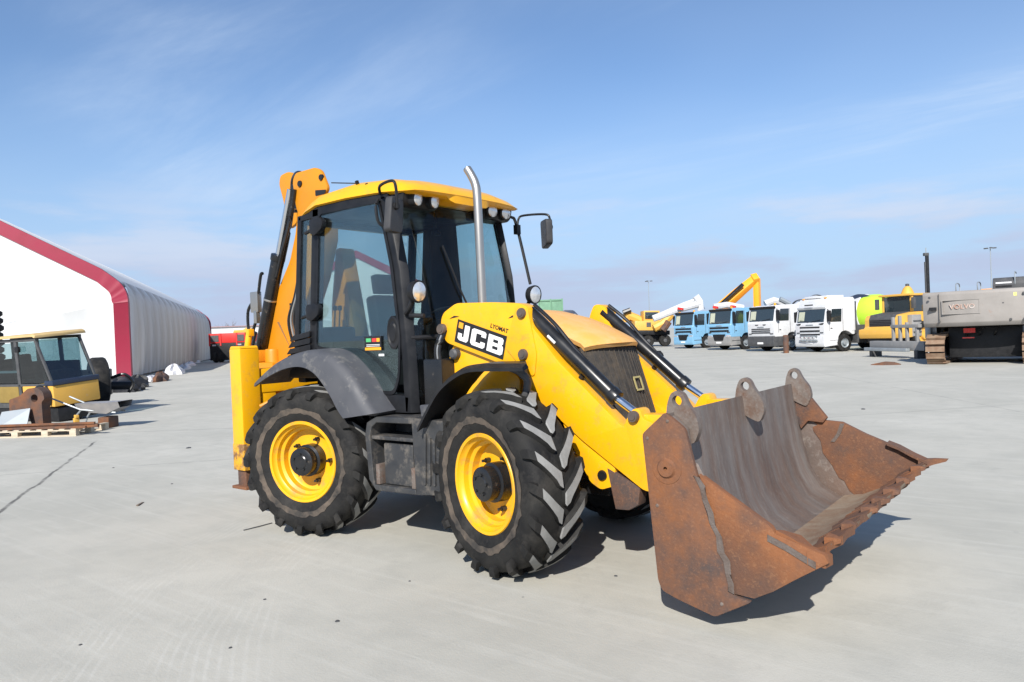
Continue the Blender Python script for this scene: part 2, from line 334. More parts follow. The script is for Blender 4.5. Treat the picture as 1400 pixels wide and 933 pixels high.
def holed(mb, poly, hc, hr, axis, a, b, n=16):
    """plate with a round hole: two half outlines joined round the hole"""
    c = Vector(hc); ang = [math.atan2(p[1]-c.y, p[0]-c.x) for p in poly]
    k0 = min(range(len(poly)), key=lambda i: ang[i]); P = list(poly[k0:])+list(poly[:k0]); A = [math.atan2(p[1]-c.y, p[0]-c.x) for p in P]
    if len(P) > 2 and A[1] < A[0]: pass
    def p3(p, t): return {'X': (t, p[0], p[1]), 'Y': (p[0], t, p[1]), 'Z': (p[0], p[1], t)}[axis]
    m_ = len(P); H = [(c.x+hr*math.cos(2*math.pi*i/n+A[0]), c.y+hr*math.sin(2*math.pi*i/n+A[0])) for i in range(n)]
    area = sum(P[i][0]*P[(i+1) % m_][1]-P[(i+1) % m_][0]*P[i][1] for i in range(m_))
    if area < 0: P = [P[0]]+P[1:][::-1]
    half = max(range(1, m_), key=lambda i: (Vector(P[i])-Vector(P[0])).length)
    vs = [p3(p, a) for p in P]+[p3(p, b) for p in P]+[p3(p, a) for p in H]+[p3(p, b) for p in H]
    hh = min(range(n), key=lambda i: (Vector(H[i])-Vector(P[half])).length)
    F = []
    for s_, off, ho in ((0, 0, 2*m_), (1, m_, 2*m_+n)):
        f1 = [off+i for i in range(0, half+1)]+[ho+i for i in range(hh, -1, -1)]
        f2 = [off+i % m_ for i in range(half, m_+1)]+[ho+i % n for i in range(n, hh-1, -1)]
        F += [tuple(f1), tuple(f2)]
    F += [(i, (i+1) % m_, m_+(i+1) % m_, m_+i) for i in range(m_)]
    F += [(2*m_+i, 2*m_+n+i, 2*m_+n+(i+1) % n, 2*m_+(i+1) % n) for i in range(n)]
    mb.add(vs, F); return mb
def text_mb(txt, size, ext, mtx, offset=0.):
    cu = bpy.data.curves.new('tmp', 'FONT'); cu.body = txt; cu.size = size; cu.extrude = ext; cu.offset = offset; cu.align_x = 'CENTER'; cu.align_y = 'CENTER'; cu.resolution_u = 2
    ob = bpy.data.objects.new('tmp', cu); col.objects.link(ob)
    dg = bpy.context.evaluated_depsgraph_get(); me = ob.evaluated_get(dg).to_mesh()
    mb = MB().add([v.co.copy() for v in me.vertices], [tuple(p.vertices) for p in me.polygons])
    bpy.data.objects.remove(ob); bpy.data.curves.remove(cu); return mb.xf(mtx)

# ------------------------------------------------------------------ setting: ground
g = MB(); 
g.add([(-1600, -1600, 0), (1600, -1600, 0), (1600, 1600, 0), (-1600, 1600, 0)], [(0, 1, 2, 3)])
tag(g.build('ground', ground_mat(), smooth=0), 'pale grey dusty concrete yard with faint joints and tyre tracks', None, None, 'structure')

# ------------------------------------------------------------------ the backhoe loader (X forward, Y left, rear axle at x=0)
BL = thing('backhoe_loader', (0, 0, 0), 0, 'yellow and black backhoe loader with rusty front bucket standing on the open concrete', 'backhoe loader')

def make_wheel(parent):
    """outer face at local y=0 looking to -y, axle along y"""
    w = MB()
    prof = [(.375, .012), (.383, .0), (.375, -.012), (.352, -.008), (.345, .02), (.325, .035), (.318, .075), (.292, .09), (.288, .15), (.262, .165), (.16, .165), (.13, .16)]
    w.lathe([(r, t) for r, t in prof], (0, 0, 0), (0, 1, 0), 56)
    w.lathe([(.375, .012), (.36, .05), (.33, .38), (.383, .39)], (0, 0, 0), (0, 1, 0), 40)
    wh = w.build('wheel', RIM, parent, smooth=40)
    t = MB(); yc = .19
    # carcass profile: across the tyre (y from outer sidewall to inner)
    half = [(.372, .0), (.40, -.012), (.45, -.032), (.52, -.042), (.58, -.035), (.625, -.012), (.648, .02), (.655, .06), (.657, .12), (.657, yc)]
    prof = half+[(r, 2*yc-y) for r, y in half[::-1][1:]]
    t.lathe(prof, (0, 0, 0), (0, 1, 0), 64)
    # lugs
    NL = 17
    def station(th, y, r, wd, tang):
        rad = V(math.cos(th), 0, math.sin(th)); tg = V(-math.sin(th), 0, math.cos(th))
        return rad, tg
    def lug(th0, sgn):
        # stations from the centre line to the shoulder: (y offset from centre, angle lag, half width, top r, base r)
        ST = [(.004, -.045, .036, .690, .652), (.014, -.043, .054, .699, .652), (.044, -.01, .056, .700, .652), (.066, .035, .045, .700, .652), (.11, .105, .040, .698, .652), (.15, .17, .038, .695, .65), (.19, .235, .036, .688, .645), (.213, .275, .036, .668, .632), (.226, .30, .036, .632, .60), (.224, .31, .030, .598, .575)]
        rings = []
        for y, lag, hw, rt, rb in ST:
            th = th0+lag; yy = yc-sgn*y
            def pt(r, s): 
                a = th+s/.69; return V(r*math.cos(a), yy, r*math.sin(a))
            if y < .2: rings.append([pt(rb, -hw-.012), pt(rt, -hw), pt(rt, hw), pt(rb, hw+.012)])
            else:
                yo = yc-sgn*(y+.02); 
                def pq(r, s, q):
                    a = th+s/.69; return V(r*math.cos(a), q, r*math.sin(a))
                rings.append([pq(rb, -hw-.008, yc-sgn*(y-.03)), pq(rt, -hw, yo), pq(rt, hw, yo), pq(rb, hw+.008, yc-sgn*(y-.03))])
        o = len(t.f); t.loft(rings, True, True)
        for k in range(len(ST)-4):
            t.mi[o+k*4+1] = 1
    for k in range(NL):
        th = 2*math.pi*k/NL; lug(th, 1); lug(th+math.pi/NL, -1)
    t.cur = 2
    nr = 72; r0 = [(.448+.016*random.random(), .49+.03*random.random()) for _ in range(nr)]
    t.loft([[V((a+(b-a)*f)*math.cos(2*math.pi*k/nr), -.0336-.010*min(1, ((a+(b-a)*f)-.445)/.06)-.0012, (a+(b-a)*f)*math.sin(2*math.pi*k/nr)) for k, (a, b) in enumerate(r0)] for f in (0, .35, .7, 1)], True, False)
    t.build('tyre', [RUB, LUG, MUD], wh, smooth=32)
    h = MB(); h.lathe([(.0, -.035), (.06, -.035), (.07, -.028), (.105, -.028), (.128, -.018), (.132, .0), (.128, .06), (.15, .07), (.15, .168)], (0, 0, 0), (0, 1, 0), 36)
    h.build('hub', CYL, wh, smooth=35)
    for k in range(5):
        a = R(75+72*k); b = MB(); c = (.205*math.cos(a), 0, .205*math.sin(a))
        b.cyl((c[0], .165, c[2]), (c[0], .125, c[2]), .021, n=6); b.cyl((c[0], .13, c[2]), (c[0], .095, c[2]), .012, n=8); b.build('wheel_nut', CYL, wh)
    for k in range(5):
        a = R(18+72*k); b = MB(); c = (.075*math.cos(a), 0, .075*math.sin(a)); b.cyl((c[0], -.027, c[2]), (c[0], -.042, c[2]), .011, n=6); b.build('hub_bolt', CYL, wh)
    return wh
w0 = make_wheel(BL); w0.location = (0, -1.129, .697); w0.rotation_euler = (0, R(4), R(15.08))
for x, y, rz, ry in ((2.22, -1.129, -14.29, 11), (0, 1.129, 195, 3), (2.22, 1.129, 165.7, 7)):
    w = copy_tree(w0, BL); w.location = (x, y, .697); w.rotation_euler = (0, R(ry), R(rz))

# chassis, axles, running gear
m_ = MB(); m_.box(-.95, 2.72, -.36, .36, .62, 1.15); m_.box(.4, 1.9, -.62, .62, .75, 1.18); m_.box(2.2, 2.8, -.3, .3, .5, .9)
m_.build('chassis', CYL, BL, .02)
for x in (0, 2.22):
    a = MB(); a.cyl((x, -.98, .697), (x, .98, .697), .095); a.lathe([(.02, -.2), (.15, -.16), (.2, 0), (.15, .16), (.02, .2)], (x, 0, .68), (0, 1, 0), 20)
    a.build('axle', DGR, BL)
m_ = MB(); m_.box(-1.24, -.99, -.88, .88, .62, .95); m_.box(-1.24, -.99, -.88, .88, 1.3, 1.55); m_.box(-1.2, -1.0, -.88, -.70, .9, 1.35); m_.box(-1.2, -1.0, .70, .88, .9, 1.35)
m_.build('rear_frame', YEL, BL, .015)
for z, y0, y1, x in ((1.22, -.95, .3, -.72), (1.12, -.9, .2, -.62), (1.3, -.85, .4, -.5)):
    t = MB(); t.tube(smoothpath([(x-.2, y0, z-.05), (x, y0*.7, z+.06), (x+.08, y1*.5, z), (x+.2, y1, z+.04)]), .022); t.build('hydraulic_hose', ORA if z == 1.22 else CYL, BL)
# stabiliser legs
for s in (-1, 1):
    leg = MB(); ys = sorted((s*1.12, s*.9)); leg.box(-1.175, -.975, ys[0], ys[1], .53, 1.77)
    lo = leg.build('stabiliser_leg', YEL, BL, .018)
    q = MB(); q.box(-1.178, -.972, ys[0]-.003, ys[1]+.003, .527, .80); q.build('worn_sleeve', YELW, lo, .012)
    q = MB(); q.box(-1.15, -1.0, ys[0]+.025, ys[1]-.025, .36, .6); q.build('inner_leg', RUST, lo, .01)
    q = MB(); q.box(-1.21, -.95, ys[0]-.01, ys[1]+.01, .335, .365); q.build('foot_plate', RUSTO, lo, .006)
    q = MB(); q.prism(rpoly([(-1.175, 1.77), (-.975, 1.77), (-1.0, 1.795), (-1.15, 1.795)], .01), 'Y', ys[0]+.01, ys[1]-.01); q.build('leg_cap', YEL, lo)
q = MB(); q.box(-1.178, -1.165, -1.121, -1.119, 1.3, 1.36)
# --- step box and lower side
st = MB()
outer = [(.745, .97), (.775, 1.08), (.89, 1.135), (1.34, 1.14), (1.70, 1.13), (1.66, .57), (1.60, .52), (1.36, .50), (.86, .49), (.775, .58)]
st.prism([(1.335, 1.14), (1.70, 1.13), (1.66, .57), (1.60, .52), (1.36, .50), (1.345, .9)], 'Y', -1.0, -.55)
st.prism([(.745, .97), (.775, 1.08), (.89, 1.135), (1.335, 1.14), (1.338, 1.09), (.90, 1.085), (.835, 1.04), (.81, .97), (.835, .60), (.86, .49), (.775, .58)], 'Y', -1.0, -.55)
st.prism([(.86, .49), (1.36, .50), (1.35, .545), (.845, .54)], 'Y', -1.0, -.55)
st.box(.80, 1.345, -.70, -.68, .5, 1.12)
sb = st.build('step_box', STEP, BL, .022, 3)
q = MB(); q.box(.815, 1.34, -.985, -.69, .935, .968); q.build('step_tread', STEP, sb, .008)
q = MB(); q.box(.93, 1.29, -.955, -.70, .545, .905); q.build('storage_panel', STEP, sb, .02, 3)
for x in (.86, 1.30): q = MB(); q.box(x, x+.045, -.99, -.7, .545, .72); q.build('step_bracket', LUGST, sb, .006)
for k in range(3):
    q = MB(); q.prism(rpoly([(1.47+.055*k, .60), (1.49+.055*k, .60), (1.515+.05*k, 1.02-.03*k), (1.495+.05*k, 1.02-.03*k)], .008), 'Y', -1.016, -.995); q.build('moulded_rib', STEP, sb)
q = MB(); q.prism(rpoly([(1.36, 1.12), (1.46, 1.12), (1.50, 1.24), (1.34, 1.24)], .02), 'Y', -.9, -.72); q.build('filler_neck', FEN, sb, .01)
m_ = MB(); m_.box(1.28, 1.5, -.78, -.3, 1.15, 1.62); m_.build('frame_bracket', CYL, BL, .02)

# --- fenders
def arc_pts(pts, n=8): return [(p.x, p.z) for p in smoothpath([(x, 0, z) for x, z in pts], n)]
fo = arc_pts([(-.80, 1.43), (-.56, 1.575), (-.27, 1.68), (.06, 1.735), (.37, 1.69), (.66, 1.49), (.83, 1.28), (.94, 1.17)])
fi = arc_pts([(-.78, 1.385), (-.52, 1.49), (-.24, 1.565), (.02, 1.575), (.22, 1.50), (.40, 1.33), (.50, 1.20), (.58, 1.12)])
for s in (-1, 1):
    f = MB(); prof = [(-.70, 0), (-.99, -.0), (-1.045, -.012), (-1.07, -.04)]
    rings = []
    for i in range(len(fo)):
        (xo, zo), (xi, zi) = fo[i], fi[i]
        k = [V(xo, s*.66, zo+.01), V(xo, s*1.0, zo), V(xo+(xi-xo)*.06, s*1.05, zo+(zi-zo)*.06), V(xo+(xi-xo)*.3, s*1.085, zo+(zi-zo)*.3), V(xi, s*1.10, zi), V(xi, s*1.075, zi), V(xo+(xi-xo)*.3, s*1.055, zo+(zi-zo)*.3), V(xo+(xi-xo)*.15, s*1.0, zo-.03), V(xo+(xi-xo)*.12, s*.66, zo-.03)]
        rings.append(k)
    f.loft(rings); f.build('rear_fender', FEN, BL, smooth=62)
    ff = arc_pts([(1.50, 1.10), (1.60, 1.24), (1.76, 1.43), (1.95, 1.545), (2.10, 1.585), (2.35, 1.59), (2.60, 1.59)])
    f = MB(); rings = []
    for i, (x, z) in enumerate(ff):
        d = .02 if i < len(ff)-4 else .03
        nrm = V(-.5, 0, .86) if x < 1.9 else V(0, 0, 1)
        xi_ = x-.27*max(0, min(1, (x-1.8)/.8)); rings.append([V(xi_, s*.70, z), V(x, s*1.05, z), V(x, s*1.10, z-.03), V(x+.008, s*1.10, z-.055), V(x+.012, s*1.04, z-.03), V(xi_+.012, s*.70, z-.03)])
    f.loft(rings); f.build('front_fender', BLK, BL, smooth=30)
    q = MB(); q.prism(rpoly([(2.12, 1.565), (2.32, 1.565), (2.35, 1.5), (2.32, 1.44), (2.26, 1.5)], .03), 'Y', s*.74, s*.70); q.build('fender_bracket', DGR, BL)
    q = MB(); q.tube(smoothpath([(2.30, s*.90, 1.56), (2.42, s*.88, 1.51), (2.46, s*.86, 1.42), (2.36, s*.84, 1.2)]), .03); q.build('fender_stay', DGR, BL)

# --- cab
cab = MB()
def post(pa, pb, w, y0, y1, mb=None):
    (mb or cab).prism([(pa[0]-w/2, pa[1]), (pa[0]+w/2, pa[1]), (pb[0]+w/2, pb[1]), (pb[0]-w/2, pb[1])], 'Y', y0, y1)
for s in (-1, 1):
    a, b = sorted((s*.80, s*.72))
    post((-.485, 1.70), (-.335, 3.06), .07, a, b)
    post((-.215, 1.70), (-.075, 3.10), .11, a, b)
    cab.loft([[V(x-.045, s*.80, z), V(x+.03, s*.80, z), V(x+.085, s*.735, z), V(x+.02, s*.70, z)] for x, z in ((1.10, 1.15), (1.085, 1.66), (1.03, 2.4), (.89, 3.08))])
    cab.prism([(-.36, 3.0), (.95, 3.04), (.95, 3.12), (-.05, 3.12), (-.35, 3.05)], 'Y', a, b)
    cab.prism([(.66, 1.15), (1.10, 1.15), (1.12, 1.30), (.95, 1.31), (.62, 1.32), (.50, 1.42), (.25, 1.69), (-.2, 1.74), (-.58, 1.72), (-.62, 1.45), (.2, 1.45), (.45, 1.25)], 'Y', a, b)
cab.box(-.58, -.46, -.72, .72, 1.4, 1.85); cab.box(-.37, -.30, -.72, .72, 2.98, 3.05)
cab.box(-.5, 1.05, -.72, .72, 1.2, 1.27); cab.box(-.3, .95, -.74, .74, 3.03, 3.08)
cab_o = cab.build('cab_frame', CHAR, BL, .014, 2)
q = MB(); q.prism([(-.02, 1.72), (.32, 1.72), (.42, 2.0), (.36, 3.04), (-.02, 3.04)], 'Y', .70, .735); q.build('rear_post_panel', INT, cab_o, .01)
# left lower panel and front firewall
q = MB(); q.box(1.08, 1.12, -.55, .7, 1.15, 1.80); q.build('firewall', INT, cab_o)
# roof
ZT = [(-.42, 3.03), (-.39, 3.10), (-.31, 3.185), (-.05, 3.285), (.4, 3.32), (.8, 3.285), (1.0, 3.235), (1.13, 3.17), (1.19, 3.105)]
ZB = [(-.42, 3.005), (-.31, 3.05), (-.05, 3.12), (.4, 3.125), (.85, 3.11), (1.19, 3.085)]
def ip(T, x):
    for (a, b), (c, d) in zip(T, T[1:]):
        if x <= c: return b+(d-b)*max(0, (x-a)/(c-a))
    return T[-1][1]
XS = [-.42, -.41, -.39, -.36, -.31, -.2, -.05, .15, .4, .6, .8, .92, 1.0, 1.07, 1.13, 1.17, 1.19]
rf = MB(); rings = []
for x in XS:
    w_ = .825 if -.2 < x < .95 else (.825-(-.2-x)*.25 if x <= -.2 else .825-(x-.95)*.22)
    zt, zb = ip(ZT, x), ip(ZB, x); k = [V(x, -w_+.05, zb-.02), V(x, -w_, zb)]
    for j in range(1, 20):
        u = -1+2*j/20; su = math.copysign(abs(u)**.8, u); k.append(V(x+.05*(1-u*u)*(1 if x > .95 else 0), w_*su, zb+(zt-zb)*(1-abs(su)**5)**.5))
    k += [V(x, w_, zb), V(x, w_-.05, zb-.02)]
    rings.append(k)
rf.loft(rings); roof = rf.build('cab_roof', YEL, BL, smooth=50)
q = MB(); q.loft([[V(1.0, y, 3.10), V(1.235-.5*max(0, abs(y)-.22)**1.2, y, 3.103), V(1.225-.5*max(0, abs(y)-.22)**1.2, y, 3.03+.12*max(0, abs(y)-.25)/.12), V(1.0, y, 3.03+.12*max(0, abs(y)-.25)/.12)] for y in [-.36, -.31, -.27, -.22, 0, .22, .27, .31, .36]]); q.build('roof_front_lip', YEL, roof, smooth=50)
for s in (-1, 1):
    q = MB(); ys = sorted((s*.765, s*.325)); q.prism(rpoly([(.86, 2.96), (1.06, 2.965), (1.10, 3.0), (1.12, 3.095), (.86, 3.10)], .03), 'Y', ys[0], ys[1]); hs = q.build('lamp_housing', BLK, roof, .02)
    for y in (.623, .41):
        q = MB(); q.lathe([(.0, .016), (.045, .012), (.060, .004), (.072, -.006), (.076, -.06)], (1.15, s*y, 3.035), (1, s*-.12, -.12), 24); q.mi = [0 if i < 48 else 1 for i in range(len(q.f))]; q.build('roof_lamp', [LENS, BLK], roof)
q = MB(); q.lathe([(0, .0), (.018, 0), (.018, .05), (0, .055)], (.45, -.70, 3.245), (.1, -.5, 1), 12); q.build('aerial_base', BLK, roof)
q = MB(); q.tube([(.45, -.70, 3.27), (-.25, -.45, 3.42)], .006, 6); q.build('aerial', BLK, roof)
q = MB(); q.lathe([(0, .0), (.014, 0), (.014, .012), (0, .014)], (.62, -.745, 3.225), (.1, -.6, 1), 10); q.build('roof_bolt', BLK, roof)
# glazing
def pane(name, poly, s, y, mt, th=.008):
    q = MB(); ys = sorted((s*y, s*(y-th))); q.prism(poly, 'Y', ys[0], ys[1]); return q.build(name, mt, cab_o, smooth=0)
for s in (-1, 1):
    dp = rpoly([(-.03, 3.06), (.84, 3.055), (.985, 2.45), (1.045, 1.80), (1.01, 1.45), (.94, 1.31), (.63, 1.31), (.50, 1.41), (.27, 1.68), (-.17, 1.74)], .05)
    door = MB(); inn = []
    c0 = Vector((.45, 2.3)); inn = [tuple(Vector(p)+(c0-Vector(p)).normalized()*.035) for p in dp]
    n = len(dp); yo, yi = s*.808, s*.79
    P = [(p[0], yo, p[1]) for p in dp]+[(p[0], yo, p[1]) for p in inn]+[(p[0], yi, p[1]) for p in dp]+[(p[0], yi, p[1]) for p in inn]
    F = []
    for i in range(n):
        j = (i+1) % n; F += [(i, j, n+j, n+i), (2*n+i, 3*n+i, 3*n+j, 2*n+j), (i, 2*n+i, 2*n+j, j), (n+i, n+j, 3*n+j, 3*n+i)]
    door.add(P, F); dd = door.build('door', CHAR, BL, smooth=40)
    q = MB(); ys = sorted((s*.803, s*.796)); q.prism(dp, 'Y', ys[0], ys[1]); q.build('door_glass', GLS, dd, smooth=0)
    q = MB(); q.lathe([(.0, .012), (.05, .012), (.06, .0), (.072, -.002), (.085, .006), (.1, .0)], (0, 0, 0), (0, s, 0), 28); q.v = [(x*.78+.955, y+s*.808, z*1.5+1.86) for x, y, z in q.v]; q.build('door_handle', BLK, dd)
    for hx, hz in ((-.02, 2.92), (-.13, 2.10)):
        q = MB(); q.prism(rpoly([(hx-.09, hz-.07), (hx-.02, hz-.10), (hx+.10, hz-.04), (hx+.12, hz+.04), (hx+.06, hz+.08), (hx-.09, hz+.07)], .04), 'Y', s*.86 if s < 0 else s*.80, s*.80 if s < 0 else s*.86); q.build('door_hinge', CHAR, dd, .015)
        q = MB(); q.cyl((hx-.2, s*.82, hz-.05), (hx-.08, s*.83, hz-.03), .018, n=8); q.build('window_catch', BLK, dd)
    pane('quarter_glass', [(-.46, 1.86), (-.26, 1.82), (-.13, 3.03), (-.32, 3.03)], s, .79, GLS)
    for k in range(5):
        q = MB(); x0 = -.67+.03*k; q.prism(rpoly([(x0, 1.56+.065*k), (-.22, 1.60+.065*k), (-.215, 1.655+.065*k), (x0+.06, 1.615+.065*k)], .012), 'Y', s*.80 if s > 0 else s*.825, s*.825 if s > 0 else s*.80); q.build('ribbed_trim', CHAR, cab_o)
q = MB(); q.grid(lambda u, v: (-.485+.13*v, -.72+1.44*u, 1.85+1.14*v), 8, 4); q.build('rear_glass', GLS, cab_o, smooth=0)
def ws(u, v):
    y = -.755+1.51*u; z = 1.18+1.87*v; base = 1.13-.02*v if v < .26 else 1.125-.235*((v-.26)/.74)**1.5
    return (base+.20*(1-(y/.755)**2)**.8*(1-.2*v), y, z)
q = MB(); q.grid(ws, 20, 14); q.build('windscreen', GLW, cab_o, smooth=60)
q = MB(); q.tube([V(*ws(u/20, .335))+V(.006, 0, 0) for u in range(21)], .022, 8); q.build('windscreen_bar', BLK, cab_o)
q = MB(); q.tube(smoothpath([ws(.45, .4), V(*ws(.35, .55))+V(.03, 0, 0), V(*ws(.28, .78))+V(.02, 0, 0)]), .009, 6); q.build('wiper', BLK, cab_o)
# door sticker: dark top, orange base, blocks of print
stk = MB(); stk.box(.575, .80, -.8125, -.809, 1.705, 1.835); so = stk.build('door_sticker', DECAL, BL)
for nm, mt_, a in (('sticker_band', ORP, (.58, .795, 1.71, 1.735)), ('sticker_line', WHT, (.60, .78, 1.744, 1.749)), ('sticker_line', WHT, (.60, .78, 1.757, 1.762)), ('sticker_word', mat('sticker_green', (.08, .4, .15), .5), (.598, .665, 1.785, 1.818)), ('sticker_word', GRED, (.678, .735, 1.785, 1.818)), ('sticker_word', ORP, (.74, .78, 1.785, 1.818))):
    q = MB(); q.box(a[0], a[1], -.814, -.8126, a[2], a[3]); q.build(nm, mt_, so)
q = MB(); q.box(.76, .83, -.8125, -.809, 1.655, 1.675); q.build('small_label', WHT, so)
# interior
seat = MB(); seat.box(-.02, .48, -.24, .24, 1.62, 1.76); seat.box(-.05, .10, -.23, .23, 1.74, 2.26, Matrix.Rotation(R(-8), 3, 'Y')); seat.build('seat', INT, BL, .05, 3)
q = MB(); q.box(-.08, .02, -.14, .14, 2.28, 2.48, Matrix.Rotation(R(-8), 3, 'Y')); q.build('headrest', INT, BL, .03, 3)
q = MB(); q.box(.05, .40, -.18, .18, 1.27, 1.62); q.build('seat_base', INT, BL, .03)
q = MB(); q.prism(rpoly([(.88, 1.27), (1.1, 1.27), (1.22, 1.86), (1.15, 1.98), (.92, 1.9), (.84, 1.6)], .05), 'Y', -.42, .45); q.build('dashboard', INT, BL, .03)
stw = MB(); cc = V(.72, 0, 2.0); ax = V(-.45, 0, .9).normalized(); e1 = V(0, 1, 0); e2 = ax.cross(e1)
stw.tube([cc+(e1*math.cos(a)+e2*math.sin(a))*.19 for a in [2*math.pi*k/28 for k in range(29)]], .016, 8, False)
for k in range(3): a = 2*math.pi*k/3; stw.cyl(cc, cc+(e1*math.cos(a)+e2*math.sin(a))*.19, .012, n=6)
stw.cyl(cc, cc-ax*.35, .03, n=10); stw.build('steering_wheel', INT, BL)
q = MB(); q.box(-.42, -.12, -.62, -.32, 1.27, 1.95); q.box(-.42, -.12, .32, .62, 1.27, 1.95); q.build('lever_console', INT, BL, .04)
for y in (-.5, -.44, .44, .5): q = MB(); q.tube([(-.25, y, 1.9), (-.22, y, 2.12)], [.008, .008], 6); q.lathe([(0, -.03), (.022, -.02), (.022, .02), (0, .03)], (-.22, y, 2.14), (0, 0, 1), 10); q.build('control_lever', INT, BL)
q = MB(); q.cyl((.86, -.12, 3.0), (.90, -.15, 2.84), .008, n=6); q.lathe([(0, -.03), (.045, -.02), (.045, .01), (0, .03)], (.90, -.15, 2.80), (.3, 0, 1), 12); q.build('cab_interior_mirror', INT, BL)
# mirrors, rails, work lamps
for s, mc, rz in ((-1, (1.19, -.97, 2.86), 14), (1, (1.36, 1.03, 2.84), 52)):
    a = MB()
    if s < 0: a.tube(smoothpath([(.88, -.82, 3.09), (1.0, -.93, 3.13), (1.22, -1.0, 3.13), (1.27, -1.0, 3.08), (1.26, -.98, 2.90)], 5), .013, 8); a.tube(smoothpath([(.84, -.815, 3.05), (.86, -.86, 2.98), (.88, -.86, 2.85), (.90, -.815, 2.80)], 4), .014, 8)
    else:
        a.tube(smoothpath([(.96, .80, 3.05), (1.0, .90, 3.04), (1.02, .96, 2.95), (1.17, .96, 2.32)], 5), .016, 8)
        a.tube(smoothpath([(1.03, .96, 2.92), (1.02, 1.0, 3.03), (1.08, 1.02, 3.06), (1.34, 1.04, 3.04), (1.39, 1.05, 2.99), (1.38, 1.05, 2.92)], 5), .012, 8); a.box(1.0, 1.05, .93, .99, 2.86, 2.96)
    ar = a.build('mirror_arm', BLK, BL)
    q = MB(); q.prism(rpoly([(-.11, -.16), (.09, -.16), (.13, .13), (-.05, .15)] if s < 0 else [(-.10, -.12), (.10, -.16), (.12, .14), (-.10, .14)], .04), 'X', -.035, .035); q.xf(Matrix.Translation(mc)@Matrix.Rotation(R(rz), 4, 'Z')); mo = q.build('mirror', MIR, BL, .02, 3)
    q = MB(); q.lathe([(0, .02), (.03, .015), (.035, -.03)], (mc[0]+.045, mc[1], mc[2]+.06), (1, 0, 0), 12); q.build('mirror_clamp', BLK, mo)
for s in (-1, 1):
    c = V(1.316, s*.832, 2.198); d = V(1, s*-.06, -.08).normalized()
    q = MB(); q.lathe([(0, .03), (.05, .025), (.082, .012), (.088, .0)], c, d, 28); l = q.build('work_lamp', LENS, BL)
    q = MB(); q.lathe([(.084, .012), (.096, .012), (.098, -.005), (.085, -.055), (.04, -.085), (0, -.09)], c, d, 28); q.build('lamp_bowl', BLK, l)
    q = MB(); q.tube(smoothpath([c+V(-.06, 0, -.03), c+V(-.12, 0, -.14), V(1.12, s*.80, 2.02)], 4), .02, 8); q.build('lamp_bracket', BLK, l)
q = MB(); q.tube([(1.2, -.83, 2.0), (1.34, -.80, 1.99)], .02, 8); q.build('lamp_cable', BLK, BL)

# --- engine hood, grille
HZ = [(1.28, 2.04), (1.7, 2.035), (2.06, 2.0), (2.3, 1.935), (2.45, 1.865), (2.58, 1.79), (2.67, 1.735), (2.70, 1.70)]
rings = []
for x, z in HZ:
    w_ = .44 if x < 2.3 else .44-.03*(x-2.3); k = []
    for j in range(17):
        u = -1+j/8; fl = 1-.7*max(0, (x-2.3)/.4); k.append(V(x+.12*(1-u*u)*max(0, (x-2.2)/.49), w_*u, z-(.03*u*u+.05*abs(u)**6)*fl))
    for j in range(16, -1, -1):
        u = -1+j/8; k.append(V(x+.12*(1-u*u)*max(0, (x-2.2)/.49)-.01, w_*u*.97, z-(.03*u*u+.05*abs(u)**6)*fl-.03))
    rings.append(k)
hd = MB().loft(rings).build('engine_hood', HOOD, BL, smooth=45)
m_ = MB(); m_.prism([(1.2, 1.1), (2.6, 1.0), (2.6, 1.58), (2.38, 1.78), (1.2, 1.92)], 'Y', -.38, .38); m_.build('engine_housing', CYL, BL, .02)
def gf(u, v): 
    y = (-.43+.86*u); return (2.66+.11*(1-(y/.43)**2)+.20*(1-v), y, 1.02+.655*v)
gm = MB(); gm.grid(gf, 14, 8); gr = gm.build('grille', GRI, BL, smooth=60, solid=.02)
for k in range(15):
    u = (k+.5)/15; q = MB(); q.tube([V(*gf(u, v/6))+V(.008, 0, 0) for v in range(7)], .0035, 5); q.build('grille_bar', GRI, gr)
em = MB(); rot = Matrix.Rotation(R(-17), 3, 'Y')
ctr = V(*gf(.60, .52))+V(.02, 0, 0)
for a in ((-.055, .055, .045, .06), (-.055, .055, -.06, -.045), (-.06, -.045, -.045, .045), (.045, .06, -.045, .045)):
    em.box(ctr.x-.004, ctr.x+.004, ctr.y+a[0], ctr.y+a[1], ctr.z+a[2], ctr.z+a[3], rot, ctr)
em.build('grille_emblem', mat('emblem_brass', (.45, .38, .16), .5, .2), gr)
# --- exhaust
q = MB(); q.tube(smoothpath([(1.70, -.45, 1.9), (1.695, -.45, 2.5), (1.69, -.45, 2.98), (1.675, -.45, 3.10), (1.64, -.455, 3.18), (1.60, -.46, 3.245)], 5), .037, 20, False); ex = q.build('exhaust_pipe', STEEL, BL, smooth=60)
q = MB(); q.tube([(1.66, -.452, 3.14), (1.597, -.46, 3.25)], [.034, .0345], 18, True); q.build('exhaust_mouth', SOOT, ex)
